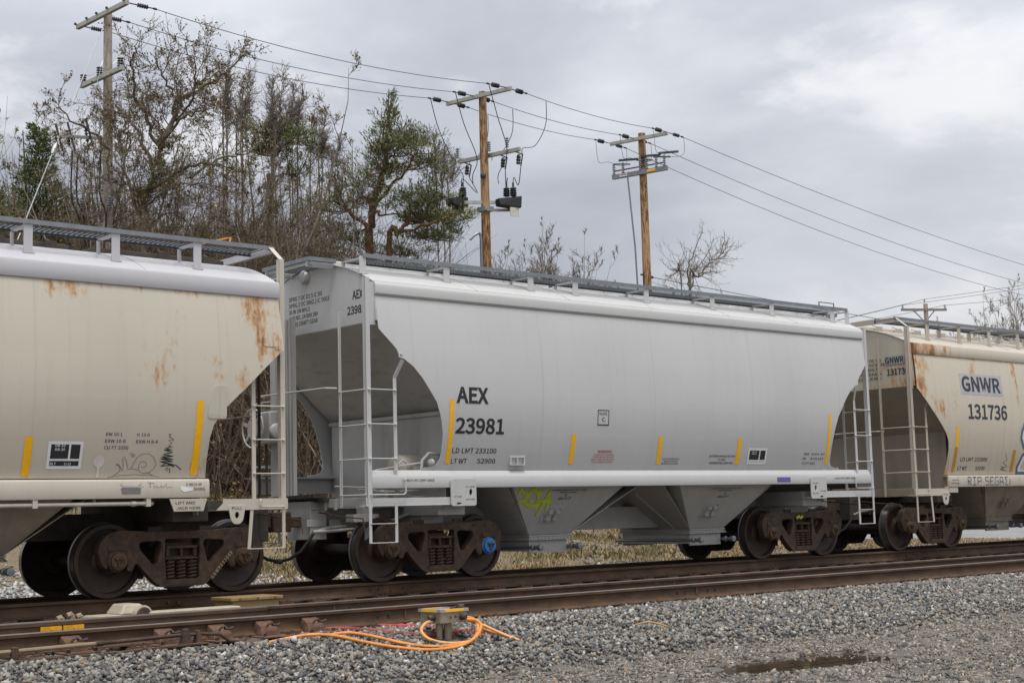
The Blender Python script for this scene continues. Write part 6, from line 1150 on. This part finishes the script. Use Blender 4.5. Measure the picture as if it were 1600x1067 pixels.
PADS = [(460, 785, .45), (430, 725, .6), (402, 745, .45), (480, 665, .7), (560, 655, .6), (600, 660, .45), (380, 605, .7), (430, 575, .8), (500, 625, .7), (540, 595, .7), (640, 625, .6), (662, 635, .5), (350, 545, .7), (420, 505, .8), (500, 525, .8), (580, 565, .8), (640, 545, .7), (715, 505, .6), (300, 445, .9), (370, 445, .9), (560, 485, .9), (650, 475, .9), (700, 515, .7), (200, 385, .9), (280, 385, .9), (350, 365, .8), (180, 345, .9), (120, 355, .8), (420, 285, .8), (500, 305, .9), (560, 345, .9), (640, 405, .9), (680, 445, .8), (590, 285, 1.0), (660, 285, 1.0), (715, 290, .6), (560, 225, .9), (640, 225, 1.0), (800, 185, .7), (860, 185, .6), (700, 165, .9), (760, 125, .9), (600, 165, .9), (520, 185, .8), (620, 85, .9), (700, 65, .9), (760, 65, .8), (800, 105, .7), (560, 45, .8), (500, 45, .7), (100, 300, .7), (240, 330, .8), (70, 250, .6), (330, 620, .5), (470, 460, .7), (250, 100, .6), (180, 110, .6), (450, 830, .3)]
conifer(sketch_pine(21, SP, PADS, 328, .00537, 8.3-gz1(*at(579, 42)), 20), 579, 42.0, 1.0, 0, 'scots pine with orange limbs and a pointed top left of the recloser pole', 'pine_tree')
BIG = [(.17, (0, 0), [(600, -360), (612, 0), (640, 206), (690, 386)]), (.11, (0, .6), [(690, 386), (740, 526), (790, 626), (900, 696), (980, 756), (1050, 850)]), (.085, (0, -1.0), [(690, 386), (640, 506), (600, 626), (610, 736), (630, 796)]), (.075, (.2, -.4), [(740, 526), (745, 626), (700, 716), (680, 776)]), (.06, (.4, 1.2), [(790, 626), (830, 726), (890, 816)]), (.07, (0, 1.6), [(655, 290), (560, 506), (500, 566), (430, 616), (390, 646)]), (.07, (0, -1.6), [(695, 400), (800, 486), (900, 496), (960, 470)]), (.085, (0, -1.2), [(640, 206), (800, 276), (950, 276), (1100, 226)]), (.075, (0, .9), [(612, 60), (540, 236), (500, 366), (520, 466)]), (.06, (-.5, -2.0), [(500, 366), (420, 420), (350, 480)]), (.06, (.5, 2.0), [(800, 276), (900, 380), (1000, 420), (1060, 500)]), (.05, (0, 2), [(690, 386), (660, 520), (560, 640), (520, 740)]), (.05, (.3, -1.5), [(740, 526), (840, 590), (880, 680), (860, 770)]), (.05, (0, 1.5), [(540, 236), (420, 290), (330, 330), (280, 420)]), (.05, (0, -2), [(612, 120), (760, 180), (900, 170), (1040, 120)])]
plant(sketch_bare(61, BIG, 612, .00545, 7.62-gz1(*at(218, 36))), 218, 36.0, 1.0, 0, 'spreading bare tree with swelling buds right behind the grey pole', G1)
pA = [(.55, RA+3.1, 1.6, .2), (.6, RA, 1.9, .2), (.66, RA+2.4, 1.6, .2), (.70, RA+.4, 2.2, .18), (.76, RA+3.4, 2.0, .15), (.80, RA-.3, 2.1, .12), (.84, RA+2.9, 1.9, .15), (.88, RA+.3, 1.8, .15), (.90, RA+1.6, 1.4, .2), (.93, RA+3.3, 1.4, .15), (.96, RA-.2, 1.5, .1), (.98, RA+2.6, 1.0, .2), (.99, RA+.6, 1.2, .2), (.5, RA+.5, 1.5, .1)]
SPB = [(.14, (0, 0), [(520, -560), (535, 0), (545, 150), (560, 290), (560, 430)]), (.05, (0, -1), [(555, 240), (620, 290), (720, 330)]), (.05, (0, 1), [(555, 280), (500, 310), (440, 330)]), (.05, (0, 1), [(560, 380), (640, 410), (700, 420)]), (.05, (0, -1), [(560, 360), (500, 380), (470, 400)]), (.04, (0, .6), [(545, 150), (620, 180), (690, 190)])]
conifer(sketch_pine(22, SPB, [(490, 420, .8), (560, 445, .8), (640, 435, .8), (700, 430, .6), (480, 375, .9), (540, 365, 1.0), (600, 355, .9), (650, 315, .9), (720, 300, .9), (765, 305, .7), (440, 340, .7), (520, 325, .9), (580, 405, .9), (460, 300, .6), (690, 370, .6), (620, 400, .8), (690, 190, .7), (640, 240, .6)], 535, .00561, 10.08-gz1(*at(420, 44)), 20), 420, 44.0, 1.0, 0, 'flat topped pine rising out of the bare wood', 'pine_tree')
pD = [(f, RA+a, 1.7*(1.05-f)+.5, .35) for f, a in zip(np.linspace(.2, .97, 22), np.arange(22)*2.4)]
conifer(pine(23, 10.4, pD), 18, 41.0, 1.0, 0, 'bushy young pine at the left edge of the photo', 'pine_tree'); conifer(pine(24, 5.6, pD, True), 752, 52, 1.0, 0, 'small dark pine behind the foot of the recloser pole', 'pine_tree')
def spruce(seed, H, Rb):
    g = np.random.default_rng(seed); T = Tubes(); W_ = Tubes(); NP = []; ND = []; T.add(path((0, 0, -.3), (0, 0, 1), H+.3, 12, .01, 0, g), H*.016, .012, 7)
    for i in range(120):
        f = .08+.92*(i+g.random())/120; ln = Rb*(1.02-f)**.85*g.uniform(.75, 1.15)+.12; az = i*2.4+g.normal(0, .3); b = path((0, 0, f*H), (math.cos(az), math.sin(az), .05+.5*f), ln, 5, .06, .04, g); W_.add(b, .02*(1.1-f)+.004, .005, 3); n = int(60+150*ln)
        tt = g.uniform(.15, 1, n)*5; k = np.minimum(tt.astype(int), 4); p = b[k]+(b[k+1]-b[k])*(tt-k)[:, None]; off = g.normal(0, 1, (n, 3))*np.array([.13, .13, .07])*(.5+ln*.4); NP.append(p+off); ND.append(np.tile(b[-1]-b[0], (n, 1))/ln+off*3)
    nd = np.concatenate(ND); nd /= np.linalg.norm(nd, axis=1)[:, None]+1e-9; return T.mesh('trunk', M['bark']), W_.mesh('twigs', M['twig']), leaves(np.concatenate(NP), .034, .14, g, M['spruce'], 'needles', nd)
conifer(spruce(31, 10.4, 2.1), 52, 42.5, .98, 0, 'dense yellow green spruce with a spiky top left of the guy wire', 'spruce_tree'); conifer(spruce(32, 8.2, 1.7), -22, 44, 1.05, 0, 'dense spruce partly cut off by the left edge', 'spruce_tree')
# thicket, dry grass and litter: uncountable
def thicket():
    g = np.random.default_rng(41); W_ = Tubes()
    for i in range(7400):
        back = i > 2600; u = g.uniform(-60, 700 if not back else 590); d_ = g.uniform(34, 47) if not back else g.uniform(44, 60); x, y = at(u, d_); z = gz1(x, y); h = g.uniform(1.2, 5.0)*(1 if u < 560 else .6) if not back else g.uniform(5, 10.2)*(1 if u < 520 else .8); p = path((x, y, z-.1), (g.normal(0, .3), g.normal(0, .3), 1), h, 6, .14, .03, g); W_.add(p, .012+.004*g.random()*h, .006, 3)
        for j in range(5 if not back else 12):
            k = g.integers(1 if not back else 2, 6); W_.add(path(p[k], side_dir((p[k]-p[k-1])/np.linalg.norm(p[k]-p[k-1]), g.uniform(.4, 1.1), g), h*.25*g.uniform(.5, 1.5), 4, .16, .02, g), .008, .004, 3)
    N = NT('thicket_twig', .9); N.col(N.ramp(N.island(), [(0, (.075, .052, .036)), (.5, (.14, .10, .066)), (.8, (.19, .135, .08)), (1, (.30, .25, .20))])); tag(mk('thicket', W_.mesh('thicket', N.m)), 'tangled brown brush filling the wood behind the train', 'brush', kind='stuff')
thicket()
def litter():
    g = np.random.default_rng(43); n = 30000; u = g.uniform(-60, 700, n); d_ = g.uniform(33, 52, n); a = yaw+np.arctan((u-800)/2352.65); x = d_*np.sin(a); y = CAM.y+d_*np.cos(a); z = gz(x, y)+g.random(n)**2*5.2*(np.where(u > 540, .5, 1))
    N = NT('dead_leaf', .9); N.col(N.ramp(N.island(), [(0, (.05, .035, .022)), (.6, (.13, .075, .035)), (1, (.20, .12, .05))])); tag(mk('dead_leaves', leaves(np.stack([x, y, z], 1), .07, .09, g, N.m, 'dead_leaves')), 'brown dead leaves caught in the brush', 'dead leaves', kind='stuff')
litter()
def grass(name, n, box, h, stops, label, seed, cond=None):
    g = np.random.default_rng(seed); x = g.uniform(box[0], box[1], n); y = g.uniform(box[2], box[3], n); cl = np.sin(x*2.1+np.sin(y*1.7)*2)+np.sin(y*2.6+x*.8); k = g.random(n) < np.clip(.55+.35*cl, .05, 1)
    if cond is not None: k &= cond(x, y)
    x, y = x[k], y[k]; n = len(x); z = gz(x, y); hh = h*g.uniform(.4, 1.3, n); az = g.uniform(0, 6.28, n); ln = g.normal(0, .45, (n, 2))*hh[:, None]; w = .008+.006*g.random(n); a = np.stack([np.cos(az)*w, np.sin(az)*w, np.zeros(n)], 1); b = np.stack([x, y, z-.02], 1); m_ = b+np.stack([ln[:, 0]*.35, ln[:, 1]*.35, hh*.65], 1); t_ = b+np.stack([ln[:, 0], ln[:, 1], hh], 1)
    V = np.stack([b-a, b+a, m_+a*.8, t_, m_-a*.8], 1).reshape(-1, 3); F = np.arange(5*n).reshape(-1, 5); N = NT(name, .8); N.col(N.ramp(N.island(), stops)); tag(mk(name, npmesh(name, V, F, N.m)), label, 'grass', kind='stuff')
DRY = [(0, (.20, .145, .075)), (.3, (.38, .28, .155)), (.75, (.54, .42, .25)), (.93, (.20, .19, .07)), (1, (.08, .12, .025))]
grass('dry_grass', 130000, (14, 44, 3.4, 13), .11, DRY, 'dry tan grass on the bank seen under the train', 51)
grass('green_grass', 26000, (11, 26, 5, 17), .16, [(0, (.06, .075, .02)), (.5, (.12, .13, .035)), (.8, (.25, .20, .09)), (1, (.33, .25, .13))], 'short green and tan grass at the edge of the wood', 52)
